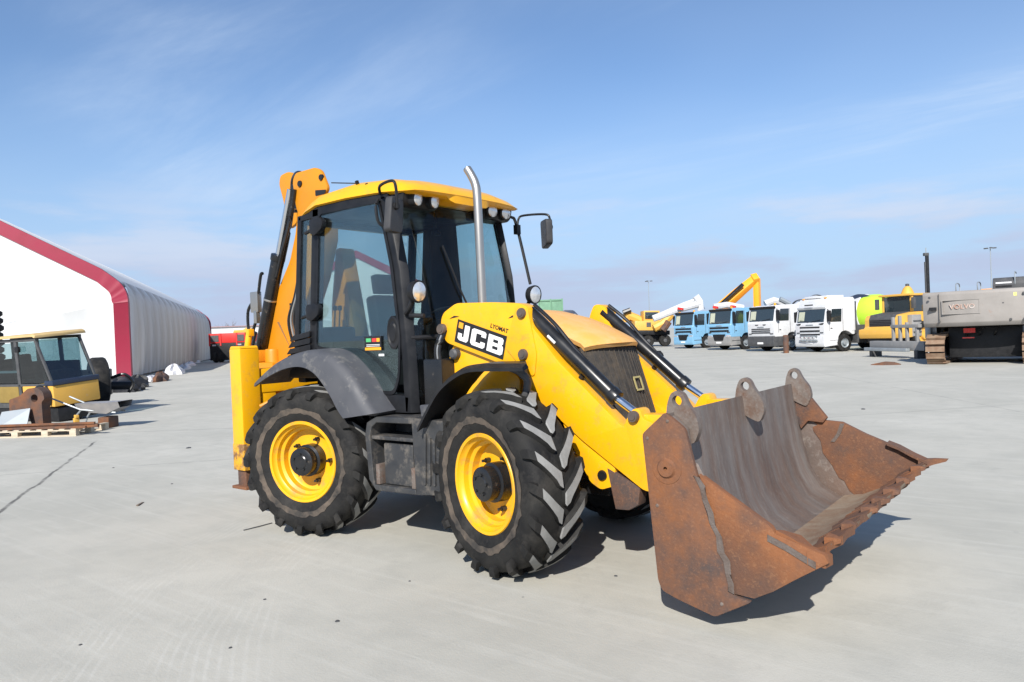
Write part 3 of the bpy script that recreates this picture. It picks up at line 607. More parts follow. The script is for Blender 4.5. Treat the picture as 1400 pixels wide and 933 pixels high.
# --- loader arms
ARM = [(1.395, 1.94), (1.43, 2.01), (1.58, 2.085), (1.98, 2.07), (2.26, 2.045), (2.34, 2.01), (2.37, 1.86), (2.61, 1.58), (3.15, 1.10), (3.19, 1.19), (3.24, 1.245), (3.29, 1.235), (3.31, 1.17), (3.40, 1.14), (3.56, 1.05), (3.56, .66), (3.30, .66), (2.80, .985), (2.52, 1.2), (2.28, 1.36), (2.24, 1.50), (2.02, 1.575), (1.45, 1.755), (1.41, 1.84)]
ARML = [(1.395, 1.74), (1.43, 1.80), (1.58, 1.85), (1.98, 1.85), (2.14, 1.84), (2.17, 1.96), (2.21, 2.035)]+ARM[4:]
for s in (-1, 1):
    ys = sorted((s*.66, s*.52)); q = MB(); q.prism(rpoly(ARM if s < 0 else ARML, .04, 3), 'Y', ys[0], ys[1]); arm = q.build('loader_arm', YEL, BL, .012)
    q = MB(); pl = rpoly([(2.24, 2.04), (2.345, 2.0), (2.415, 1.64), (2.385, 1.46), (2.30, 1.5), (2.10, 1.70)], .04, 3); q.prism(pl, 'Y', *sorted((s*.672, s*.6605))); q.build('pivot_plate', YEL, arm, .004)
    for x, z, r in ((1.42, 1.87 if s < 0 else 1.78, .048), (2.29, 1.965, .042), (2.29, 1.64, .045), (3.245, 1.185, .042)):
        q = MB(); q.lathe([(0, .03), (r*.55, .03), (r*.6, .024), (r*.85, .024), (r, .012), (r, -.02)], (x, s*.674, z), (0, s, 0), 20); q.build('pivot_pin', PIN, arm)
    q = MB(); q.prism(rpoly([(2.60, 1.15), (2.86, .93), (3.06, .82), (3.05, .67), (2.93, .63), (2.84, .68), (2.66, 1.0)], .03), 'Y', *sorted((s*.64, s*.55))); lk = q.build('lift_bracket', YEL, arm, .008)
    q = MB(); q.lathe([(0, .014), (.034, .014), (.04, 0)], (2.95, s*.645, .74), (0, s, 0), 16); q.build('bracket_pin', CYL, lk)
    # tilt cylinder over the arm
    p0, p1, p2 = V(2.31, s*.57, 1.955), V(3.06, s*.585, 1.305), V(3.235, s*.585, 1.19)
    q = MB(); q.cyl(p0+(p0-p1).normalized()*.03, p1, .056, n=24); q.cyl(p1-(p1-p0).normalized()*.06, p1+(p1-p0).normalized()*.01, .063, n=24); cy = q.build('tilt_cylinder', CYL, BL, .006)
    q = MB(); q.cyl(p1, p2, .03, n=16); q.build('cylinder_rod', CHR, cy)
    q = MB(); q.tube(smoothpath([p0+V(.03, 0, .075), p0+V(.22, s*.01, -.08), (p0+p1)/2+V(0, 0, .075), p1+V(-.05, 0, .07)], 6), .016, 8); q.build('cylinder_pipe', CYL, cy)
    q = MB(); dd_ = (p1-p0).normalized(); c = p0+dd_*.25; q.cyl(c+V(0, s*.05, -.012), c+dd_*.09+V(0, s*.05, -.012), .013, n=8); q.build('cylinder_tag', WHT, cy)
    q = MB(); q.tube(smoothpath([(2.36, s*.585, 1.80), (2.58, s*.585, 1.57), (2.72, s*.585, 1.44), (2.78, s*.59, 1.47)], 5), .022, 8); q.build('hydraulic_hose', BLK, BL)
    # lift cylinder low down, behind the wheel
    q = MB(); q.cyl((1.6, s*.57, 1.2), (2.55, s*.57, .92), .05); lc = q.build('lift_cylinder', CYL, BL); q = MB(); q.cyl((2.5, s*.57, .94), (2.95, s*.57, .74), .028); q.build('cylinder_rod', CHR, lc)
    # frame tower under the arm
    q = MB(); q.prism(rpoly([(1.43, 1.60), (1.50, 1.74), (1.62, 1.70), (2.05, 1.56), (2.2, 1.45), (2.2, 1.1), (1.45, 1.1)], .03), 'Y', *sorted((s*.62, s*.45))); tw = q.build('arm_tower', YEL, BL, .012)
    q = MB(); q.lathe([(0, .05), (.03, .05), (.046, .035), (.05, -.01)], (1.53, s*.63, 1.655), (0, s, 0), 16); q.build('tower_pin', DGR, tw)
    for k in range(3): q = MB(); q.tube(smoothpath([(1.40+.03*k, s*.66, 1.86), (1.36+.025*k, s*.70, 1.7), (1.38+.03*k, s*.70, 1.5), (1.42+.02*k, s*.68, 1.3)], 5), .013, 8); q.build('hydraulic_hose', STEEL if k == 1 else CYL, BL)
q = MB(); q.box(2.70, 2.95, -.52, .52, .95, 1.1, Matrix.Rotation(R(35), 3, 'Y')); q.build('arm_crossmember', YEL, BL, .02)
# slots pressed into the arm cover
for a, b in (((1.50, 1.955), (1.62, 1.97)), ((2.14, 1.93), (2.24, 1.925))):
    q = MB(); q.prism(rpoly([(a[0], a[1]), ((a[0]+b[0])/2, a[1]+.025), (b[0], b[1]), ((a[0]+b[0])/2, a[1]+.008)], .01), 'Y', -.663, -.655); q.build('cover_slot', DECAL, BL)
# maker's name plate: white block letters on black, with its small yellow square
U0, UU, UV = V(1.605, 0, 1.945), V(.515, 0, -.160), V(-.050, 0, -.180)
def pm(u, v, y): p = U0+UU*u+UV*v; return (p.x, y, p.z)
def plate(name, polys, y0, y1, mt, parent):
    q = MB()
    for poly in polys:
        n = len(poly); q.add([pm(u, v, y0) for u, v in poly]+[pm(u, v, y1) for u, v in poly], [tuple(range(n)), tuple(range(n, 2*n))]+[(i, (i+1) % n, n+(i+1) % n, n+i) for i in range(n)])
    return q.build(name, mt, parent, smooth=0)
lg = plate('name_plate', [[(-.005, -.02), (1.005, -.02), (1.005, 1.02), (-.005, 1.02)]], -.6605, -.664, DECAL, BL)
plate('plate_mark', [[(.035, .08), (.125, .08), (.125, .34), (.035, .34)]], -.664, -.6655, ORP, lg)
plate('letter_j', [[(.17, .13), (.27, .13), (.27, .70), (.17, .70)], [(.05, .56), (.13, .56), (.13, .70), (.05, .70)], [(.05, .70), (.27, .70), (.27, .78), (.24, .88), (.09, .88), (.05, .80)]], -.664, -.6665, WHT, lg)
plate('letter_c', [[(.36, .13), (.58, .13), (.615, .20), (.615, .30), (.32, .30), (.32, .20)], [(.32, .30), (.42, .30), (.42, .70), (.32, .70)], [(.32, .70), (.615, .70), (.615, .80), (.58, .88), (.36, .88), (.32, .80)], [(.525, .30), (.615, .30), (.615, .39), (.525, .39)], [(.525, .61), (.615, .61), (.615, .70), (.525, .70)]], -.664, -.6665, WHT, lg)
plate('letter_b', [[(.665, .13), (.93, .13), (.96, .20), (.96, .29), (.665, .29)], [(.665, .29), (.765, .29), (.765, .43), (.665, .43)], [(.865, .29), (.96, .29), (.96, .38), (.935, .43), (.865, .43)], [(.665, .43), (.935, .43), (.965, .50), (.975, .58), (.665, .58)], [(.665, .58), (.765, .58), (.765, .72), (.665, .72)], [(.875, .58), (.975, .58), (.975, .72), (.875, .72)], [(.665, .72), (.975, .72), (.975, .80), (.94, .88), (.665, .88)]], -.664, -.6665, WHT, lg)
mx = Matrix.Translation((2.045, -.662, 1.853))@Matrix.Rotation(R(17), 4, 'Y')@Matrix.Rotation(R(90), 4, 'X')
text_mb('LYOMAT', .048, .001, mx, .0012).build('model_lettering', DECAL, BL, smooth=0)

# --- bucket
inn = [(3.78, 1.285), (3.805, 1.05), (3.84, .80), (3.90, .58), (3.99, .43), (4.12, .355), (4.28, .355)]
out_ = [(4.22, .255), (4.13, .225), (4.03, .125), (3.70, .21), (3.66, .6), (3.615, 1.15), (3.70, 1.24)]
q = MB(); q.prism(inn+out_, 'Y', -1.19, 1.19); bk = q.build('bucket', WORN, BL, smooth=50); bk['label'] = 'worn rusty clam bucket with torn sides'
# clam floor running up to the cutting edge (bent: higher at the far end)
def lip(y): return 4.695+.0625*y/1.2*1.2, .605+.054*y
rings = []
for k in range(41):
    y = -1.2+2.4*k/40; lx, lz = lip(y); jx = random.uniform(-.012, .012); 
    rings.append([V(4.16, y, .362), V(4.30, y, .385), V(4.47, y, .465), V(lx-.10, y, lz-.055), V(lx+jx, y, lz+.005), V(lx+jx-.005, y, lz-.025), V(4.49, y, .415), V(4.30, y, .33), V(4.16, y, .25)])
q = MB().loft(rings); q.build('clam_floor', FLOOR, bk, smooth=50)
cuts = [-1.2]
while cuts[-1] < 1.12: cuts.append(cuts[-1]+random.uniform(.06, .22))
cuts[-1] = 1.2
for y0, y1 in zip(cuts, cuts[1:]):
    rg = []
    for y in (y0, (y0+y1)/2+random.uniform(-.02, .02), y1):
        lx, lz = lip(y); e = random.uniform(-.012, .022); h = random.uniform(-.003, .016)
        rg.append([V(lx-.17-random.uniform(0, .03), y, lz-.085), V(lx-.09, y, lz-.03+h), V(lx+e, y, lz+.018+h*.5), V(lx+e, y, lz-.03), V(lx-.1, y, lz-.09)])
    MB().loft(rg).build('cutting_edge', RUSTO, bk, smooth=20)
for k in range(9):
    y = -1.17+2.34*k/8+(random.uniform(-.07, .07) if 0 < k < 8 else 0); lx, lz = lip(y); L_ = random.uniform(.02, .06) if k < 8 else .15; up = .25; w_ = random.uniform(.04, .06); yo = random.uniform(-.02, .02)
    P = [V(lx-.05, y-w_, lz-.045), V(lx-.05, y+w_, lz-.045), V(lx-.05, y+w_, lz+.03), V(lx-.05, y-w_, lz+.03)]
    Q = [V(lx+L_*.9, y-.012+yo, lz-.01+L_*up), V(lx+L_*.9, y+.012+yo, lz-.01+L_*up), V(lx+L_, y+.008+yo, lz+.012+L_*up), V(lx+L_, y-.008+yo, lz+.012+L_*up)]
    Mi = [(a*.45+b*.55)+V(0, random.uniform(-.012, .012), .006) for a, b in zip(P, Q)]
    MB().loft([P, Mi, Q]).build('bucket_tooth', RUSTO, bk, smooth=15)
for s in (-1, 1):
    sp = [(3.605, 1.155), (3.765, 1.295), (3.89, 1.20), (3.955, .93), (4.04, .66), (4.115, .41), (4.145, .255), (4.26, .235), (4.035, .105), (3.80, .165), (3.70, .20), (3.675, .26)]
    q = MB(); q.prism(rpoly(sp, .02, 2), 'Y', *sorted((s*1.19, s*1.222))); sd = q.build('side_plate', RUST, bk, .005)
    q = MB(); q.lathe([(.012, .022), (.05, .022), (.056, .012), (.062, .006), (.095, .004), (.1, -.004)], (3.765, s*1.222, .955), (0, s, 0), 28); q.build('pivot_boss', RUST, sd)
    q = MB(); q.lathe([(0, .0), (.04, .004), (.048, -.004)], (3.765, s*1.222, .955), (0, s, 0), 20); q.build('pivot_core', RUST, sd)
    for x, z in ((3.64, 1.13), (3.78, 1.24), (3.69, .72), (4.08, .19)):
        q = MB(); q.lathe([(0, .006), (.008, .005), (.012, 0)], (x, s*1.222, z), (0, s, 0), 8); q.build('rivet', LUGST, sd)
    # clam side, rustier, with a torn rim
    if s < 0:
        cp = [(3.965, .935), (4.10, .85), (4.38, .675), (4.40, .64), (4.66, .56), (4.68, .52), (4.50, .40), (4.38, .315), (4.27, .255), (4.15, .262), (4.125, .41), (4.05, .67)]
    else:
        cp = [(3.90, .985), (4.02, .975), (4.16, .965), (4.34, .875), (4.50, .81), (4.53, .785), (4.77, .69), (4.62, .47), (4.40, .32), (4.27, .262), (4.25, .36), (4.20, .40), (4.16, .48), (4.12, .50), (4.07, .60), (4.0, .70), (3.985, .80), (3.93, .88), (3.925, .915), (3.965, .935), (3.93, .96)]
    q = MB(); q.prism(cp, 'Y', *sorted((s*1.165, s*1.215))); cl = q.build('clam_side', RUSTO, bk, .004)
    if s < 0:
        q = MB(); q.loft([[V(x, -1.20, z+.004), V(x, -1.06+.05*(k%2), z-.03), V(x, -1.06+.05*(k%2), z-.085), V(x, -1.20, z-.07)] for k, (x, z) in enumerate([(4.40, .655), (4.48, .625), (4.56, .585), (4.62, .56), (4.66, .555)])]); q.build('bent_rim', RUSTO, cl, smooth=20)
        q = MB(); q.loft([[V(x-.015, -1.223, z), V(x+.02, -1.223, z), V(x+.02, -1.229, z), V(x-.015, -1.229, z)] for x, z in ((3.955, .925), (3.985, .86), (4.00, .78), (4.03, .71), (4.047, .65), (4.075, .58), (4.088, .50), (4.118, .44), (4.122, .38), (4.138, .32), (4.135, .27))]); q.v = [(x+random.uniform(-.007, .007), y, z+random.uniform(-.01, .01)) for x, y, z in q.v]; q.build('weld_seam', WELD, cl)
        q = MB(); q.loft([[V(x, -1.216, z-.012), V(x, -1.216, z-.05), V(x, -1.22, z-.05), V(x, -1.22, z-.012)] for x, z in ((4.36, .645), (4.46, .605), (4.56, .555), (4.615, .53))]); q.build('scraped_strip', WELD, cl)
    else:
        q = MB(); q.loft([[V(x-.012, 1.164, z), V(x+.02, 1.164, z), V(x+.02, 1.157, z), V(x-.012, 1.157, z)] for x, z in ((4.16, .955), (4.13, .87), (4.08, .80))]); q.build('weld_seam', WELD, cl)
        q = MB(); q.loft([[V(x, 1.12, z+.006), V(x, 1.225, z+.012), V(x, 1.225, z-.02), V(x, 1.12, z-.015)] for x, z in ((4.50, .815), (4.58, .785), (4.68, .73), (4.78, .685))]); q.build('bent_rim', RUSTO, cl, smooth=20)
    q = MB(); q.prism([(3.80, 1.05), (3.95, .99), (4.05, .80), (4.12, .62), (4.24, .45), (4.34, .34), (4.20, .30), (3.98, .38), (3.85, .7)], 'Y', *sorted((s*1.172, s*1.188))); q.build('inner_side', WORN, bk, .004)
    # upper inner corner gusset
    q = MB(); q.prism([(3.80, 1.28), (3.90, 1.20), (4.05, 1.0), (4.02, .96), (3.90, .97), (3.84, .9), (3.80, 1.0)] if s > 0 else [(3.79, 1.27), (3.88, 1.19), (3.90, 1.0), (3.82, .95)], 'Y', *sorted((s*1.13, s*1.188))); q.build('corner_gusset', RUST if s > 0 else WORN, bk, .006)
for y, mt_ in ((-1.10, LUGST), (.02, LUGST), (1.14, LUGST)):
    poly = rpoly([(3.715, 1.20), (3.735, 1.34), (3.76, 1.40), (3.80, 1.42), (3.84, 1.40), (3.865, 1.34), (3.925, 1.26), (3.94, 1.18), (3.90, 1.09), (3.81, 1.13)], .03, 3)
    q = MB(); holed(q, poly, (3.80, 1.355), .032, 'Y', y-.025, y+.025); q.build('bucket_lug', mt_, bk, smooth=30)
# linkage behind the bucket
q = MB(); q.cyl((3.30, -.5, .8), (3.30, .5, .8), .06); q.box(3.28, 3.66, -.62, -.5, .72, .86); q.box(3.28, 3.66, .5, .62, .72, .86); q.box(3.28, 3.66, -.62, -.5, 1.05, 1.2); q.box(3.28, 3.66, .5, .62, 1.05, 1.2); q.build('bucket_hinge', YEL, BL, .01)
q = MB(); q.loft([[V(2.99, y, .80), V(3.26, y, .68), V(3.24, y, .55), V(3.16, y, .505), V(3.05, y, .50)] for y in (-.645, -.53)]); q.build('hinge_guard', RUST, BL, .01)

# --- backhoe boom folded up behind the cab
bo = MB(); bp_ = [(-1.70, 1.60), (-1.82, 1.72), (-1.70, 2.06), (-1.42, 2.45), (-1.20, 2.72), (-1.08, 3.0), (-1.0, 3.32), (-.62, 3.30), (-.64, 2.9), (-.80, 2.5), (-1.10, 2.0), (-1.20, 1.55), (-1.4, 1.3), (-1.6, 1.35)]
bo.prism(rpoly(bp_, .05, 3), 'Y', -.32, -.08); boom = bo.build('backhoe_boom', ORA, BL, .012)
q = MB(); q.prism(rpoly([(-1.24, 1.73), (-1.26, 1.76), (-1.48, 2.05), (-1.45, 2.05)], .008), 'Y', -.326, -.318); q.build('boom_stripe', mat('boom_stripe', (.25, .13, .06), .6), boom)
mx = Matrix.Translation((-1.215, -.3225, 2.13))@Matrix.Rotation(R(-86), 4, 'Y')@Matrix.Rotation(R(90), 4, 'X')
q = MB()
for k in range(7): q.box(-1.235, -1.205, -.324, -.321, 2.02+.034*k, 2.045+.034*k)
q.build('boom_lettering', DECAL, boom)
kn = MB(); kpoly = rpoly([(-1.06, 3.58), (-1.0, 3.66), (-.66, 3.665), (-.56, 3.62), (-.46, 3.42), (-.50, 3.36), (-.72, 3.30), (-.96, 3.16), (-1.02, 3.3)], .04, 3)
kn.prism(kpoly, 'Y', -.34, -.30); kn.build('knuckle_plate', ORA, boom, .008)
kn = MB(); kn.prism(rpoly([(-1.77, 3.70), (-1.74, 3.80), (-1.58, 3.82), (-1.40, 3.76), (-1.46, 3.2), (-1.62, 3.15), (-1.70, 3.50)], .04, 3), 'Y', -.02, .03); kn.build('knuckle_plate', ORA, boom, .008)
for x, z, r in ((-.92, 3.53, .032), (-.55, 3.54, .03)):
    q = MB(); q.lathe([(0, .012), (r, .012), (r*1.15, -.01)], (x, -.345, z), (0, -1, 0), 16); q.build('knuckle_pin', CYL, boom)
q = MB(); q.cyl((-.95, -.29, 3.5), (-1.5, .0, 3.62), .05); q.box(-1.20, -1.02, -.26, -.14, 3.30, 3.58); q.tube(smoothpath([(-1.36, -.1, 3.3), (-1.36, -.12, 3.62), (-1.16, -.2, 3.70), (-.95, -.25, 3.64)]), .03, 8); q.build('knuckle_link', CYL, boom, .01)
q = MB(); q.prism(rpoly([(-.66, 3.42), (-.48, 3.40), (-.50, 3.36), (-.66, 3.36)], .01), 'Y', -.346, -.341); q.build('knuckle_slot', DECAL, boom)
# boom ram: black barrel, chrome rod
A_, B_, C_ = V(-1.78, -.36, 1.70), V(-1.345, -.36, 2.80), V(-1.07, -.36, 3.49)
for k_, dy in enumerate((.0, .05)):
    q = MB(); q.tube(smoothpath([(-1.40+.05*k_, -.345-dy, 2.55), (-1.24+.04*k_, -.35-dy, 2.85), (-1.12+.04*k_, -.34-dy*.5, 3.2), (-1.03+.03*k_, -.36, 3.48)], 6), .03-.008*k_, 8); q.build('boom_hose', CYL, BL)
q = MB(); q.cyl(A_, B_, .072, n=24); q.cyl(B_-(B_-A_).normalized()*.07, B_, .082, n=24); cy = q.build('boom_ram', CYL, BL, .008)
q = MB(); q.cyl(B_, C_, .036, n=18); q.build('ram_rod', CHR, cy)
q = MB(); q.lathe([(.075, -.01), (.078, .0), (.075, .012)], A_+(B_-A_)*.55, B_-A_, 20); q.build('ram_band', STEEL, cy)
A2, B2, C2 = V(-1.56, -.05, 1.9), V(-1.24, -.05, 2.95), V(-1.10, -.05, 3.45)
q = MB(); q.cyl(A2, B2, .062, n=20); c2 = q.build('boom_ram', CYL, BL); q = MB(); q.cyl(B2, C2, .036); q.build('ram_rod', CHR, c2)
q = MB(); q.box(-1.95, -1.80, -.36, -.3, 2.18, 2.42); q.box(-1.88, -1.82, -.37, -.31, 2.05, 2.2); q.build('valve_block', STEEL, BL, .01)
for k, p in enumerate(([(-1.93, -.34, 2.3), (-2.03, -.34, 2.2), (-2.04, -.34, 2.0), (-1.98, -.34, 1.85)], [(-1.86, -.34, 2.1), (-1.95, -.34, 1.95), (-1.98, -.34, 1.8)], [(-1.80, -.34, 2.4), (-1.74, -.34, 2.6), (-1.70, -.34, 2.62)], [(-1.86, -.36, 1.95), (-1.93, -.36, 1.8), (-1.92, -.36, 1.68)])):
    q = MB(); q.tube(smoothpath(p, 6), .018, 8); q.build('hydraulic_hose', CYL, BL)
q = MB(); q.cyl((-1.62, -.60, 1.92), (-1.68, -.62, 1.60), .035); q.box(-1.64, -1.58, -.63, -.56, 1.90, 1.98); q.build('swing_ram', YEL, BL, .006)
q = MB(); q.box(-1.86, -1.35, -.5, -.02, 1.0, 1.6); q.cyl((-1.58, -.33, .7), (-1.58, -.33, 1.75), .09); q.box(-1.80, -1.62, -.5, -.3, 1.6, 1.74); q.build('kingpost', ORA, BL, .03)
q = MB(); q.cyl((-1.74, -.45, 1.66), (-1.74, -.30, 1.66), .07); q.build('kingpost_pin', DGR, BL)
for k in range(4):
    q = MB(); q.tube(smoothpath([(-1.06+.06*k, -.42, 1.78), (-1.10+.05*k, -.44, 2.05), (-1.0+.03*k, -.42, 2.3), (-.98+.02*k, -.38, 2.5)], 6), .015, 8); q.build('hydraulic_hose', STEEL if k % 2 else CYL, BL)
# dipper hanging behind the rear window
q = MB(); q.prism(rpoly([(-.92, 2.85), (-.84, 2.86), (-.62, 1.75), (-.86, 1.70), (-1.06, 1.85), (-1.04, 2.2)], .05), 'Y', .10, .30); dip = q.build('dipper', ORA, BL, .012)
q = MB(); q.prism(rpoly([(-.92, 2.2), (-.80, 2.2), (-.76, 1.92), (-.86, 1.85), (-.95, 1.95)], .04), 'Y', .085, .10); q.lathe([(0, .02), (.05, .02), (.055, 0)], (-.85, .085, 2.0), (0, -1, 0), 14); q.build('dipper_boss', ORA, dip)
# ------------------------------------------------------------------ the yard around it
def ray(px, py): return CF+CR*((px-700)/FPX)-CU*((py-466.5)/FPX)
def gp(px, py):
    d = ray(px, py); p = CLOC+d*(-CLOC.z/d.z); p.z = 0; return p
def dp_(px, py, depth): return CLOC+ray(px, py)*depth
def inv(root): return (Matrix.Translation(root.location)@Matrix.Rotation(root.rotation_euler.z, 4, 'Z')).inverted()

# --- tents
def tent(loc, axang, halfw, eave, ridge, length, bays, label, far_trim=True, trimw=.85):
    """gable in the local x=0 plane looking to -x, right-hand wall at y=0... local y runs across to the left wall"""
    T = thing('storage_tent', loc, axang, label, 'tent', 'white storage tents')
    W_ = 2*halfw; rz = .75
    def outline(inset=0., n=5):
        rt = [(0+inset, 0), (0.02+inset, eave-rz*1.3)]
        sl = (ridge-eave)/halfw
        p = smoothpath([(0+inset, 0, eave-1.4), (.07+inset, 0, eave-.75+inset*-.6), (.45+inset*.7, 0, eave-.05-inset*.75), (1.5+inset*.3, 0, eave+1.5*sl-inset*.95)], n)
        rt = [(inset, 0)]+[(q.x, q.z) for q in p]+[(halfw, ridge-inset*.98)]
        return rt+[(W_-y, z) for y, z in rt[::-1][1:]]
    o0 = outline(); oi = outline(trimw)
    # gable membrane with soft wrinkles
    n = len(oi); g_ = MB(); cy = halfw
    rows = 10; rr = []
    for k in range(rows+1):
        t = k/rows
        rr.append([V(.05+.05*math.sin(t*9+i*.8)*(t*(1-t))*2, cy+(y-cy)*(1-t*.999), z*(1-t)+eave*.5*t) for i, (y, z) in enumerate(oi)])
    g_.loft(rr, True, False); g_.build('gable_wall', TGW, T, smooth=60)
    def ring(name, xa, xb):
        r_ = MB(); P = []; F = []; n = len(o0)
        for x in (xa, xb):
            P += [V(x+(.03*math.sin(i*2.3) if x == xa else 0), y, z) for i, (y, z) in enumerate(o0)]+[V(x+(.02*math.sin(i*1.7) if x == xa else 0), y, z) for i, (y, z) in enumerate(oi)]
        for i in range(n-1):
            F += [(i, i+1, n+i+1, n+i), (2*n+i, 3*n+i, 3*n+i+1, 2*n+i+1), (i, 2*n+i, 2*n+i+1, i+1), (n+i, n+i+1, 3*n+i+1, 3*n+i)]
        r_.add(P, F); return r_.build(name, TRD, T, smooth=50)
    ring('gable_trim', -.06, .5)
    if far_trim:
        ft = ring('gable_trim', length-.3, length+.35); ft.location = (0, -.42, -.25)
    # side wall bays: each membrane panel sags between its frames
    bl = (length-.5)/bays; first = None
    for side in (0, 1):
        for k in range(bays):
            if first is None:
                q = MB()
                def fn(u, v):
                    bu = (math.sin(math.pi*u)**.5*.42+.07*math.sin(u*12.5)+.03*math.sin(u*31+v*3))*math.sin(math.pi*min(1, v*.9+.12))**.6
                    zz = v*eave; y = 0.02-bu
                    if v > .82: a = (v-.82)/.18; y += .34*a*a
                    return (u*bl, y, .12+zz*.985)
                q.grid(fn, 14, 12); first = q.build('wall_panel', TGS, T, smooth=60); o = first
            else:
                o = first.copy(); col.objects.link(o); o.parent = T
            o.location = (.5+k*bl, 0 if side == 0 else W_, 0); o.scale = (1, 1 if side == 0 else -1, 1)
    q = MB(); up = [p for p in o0 if p[1] > eave*.93]
    rr = [[V(x, y, z+.03*math.sin(3.14*((x/bl) % 1))) for y, z in up] for x in [.4+(length-.4)*i/(bays*4) for i in range(bays*4+1)]]
    q.loft(rr, False); q.build('roof_membrane', TGW, T, smooth=60)
    q = MB(); q.box(.3, length, -.06, .1, 0, .14); q.build('base_rail', DGR, T)
    return T
axd = math.atan2(.562, -.827)          # long axis of the halls
# local x along axis; local +y must run to the left wall
TL = tent((-42.34, 16.64, 0), axd, 10.0, 6.15, 11.75, 56, 16, 'long white storage tent with crimson edging beyond the scrapped cab')
c2 = dp_(487, 470, 60); gdir = V(-.562, -.827, 0)
b2 = c2-gdir*(.3+6.7); b2.z = 0
T2 = tent(b2, axd, 6.7, 5.7, 9.1, 40, 8, 'white storage tent with crimson gable edge seen through the loader cab', False, .62)
# far white hall
fh = thing('warehouse', dp_(300, 472, 150).xy.to_3d(), axd-R(90), 'low white warehouse with pale red roof edge beyond the red truck', 'warehouse')
q = MB(); q.box(-14, 40, 0, 20, 0, 5.6); q.build('wall', TWH, fh)
q = MB(); q.prism([(-.4, 5.6), (20.4, 5.6), (10, 6.0)], 'X', -14.3, 40.3); q.build('roof', mat('pale_red_roof', (.55, .33, .3), .7), fh)
for k in range(9): q = MB(); q.box(-12+6*k, -9+6*k, -.04, .0, .0, 3.4); q.build('dock_door', SHEET, fh)
def bare_tree(loc, h, label):
    t = thing('bare_tree', loc, random.random()*6, label, 'tree', 'bare trees on the skyline')
    q = MB(); q.tube([(0, 0, 0), (.1, 0, h*.3), (0, .1, h*.55)], [.18, .13, .08], 7); q.build('trunk', BARK, t)
    q = MB()
    for k in range(60):
        z0 = h*random.uniform(.25, .6); a = random.uniform(0, 6.28); l = h*random.uniform(.15, .42); el = random.uniform(.3, 1.3)
        p = V(0, 0, z0); d = V(math.cos(a)*math.cos(el), math.sin(a)*math.cos(el), math.sin(el)); e = p+d*l
        q.tube([p, p+d*l*.5+V(0, 0, .1), e], [.05, .035, .015], 4)
        for j in range(5):
            s_ = p+d*l*random.uniform(.3, .95); d2 = (d+V(random.uniform(-.8, .8), random.uniform(-.8, .8), random.uniform(-.2, .8))).normalized(); q.tube([s_, s_+d2*l*.4], [.022, .008], 3)
    q.build('crown', BARK, t, smooth=0); return t
for px, h, l in ((303, 7.5, 'shorter of two bare trees rising behind the far white warehouse'), (316, 8.4, 'taller of two bare trees rising behind the far white warehouse')): p = dp_(px, 470, 185); p.z = 0; bare_tree(p, h, l)

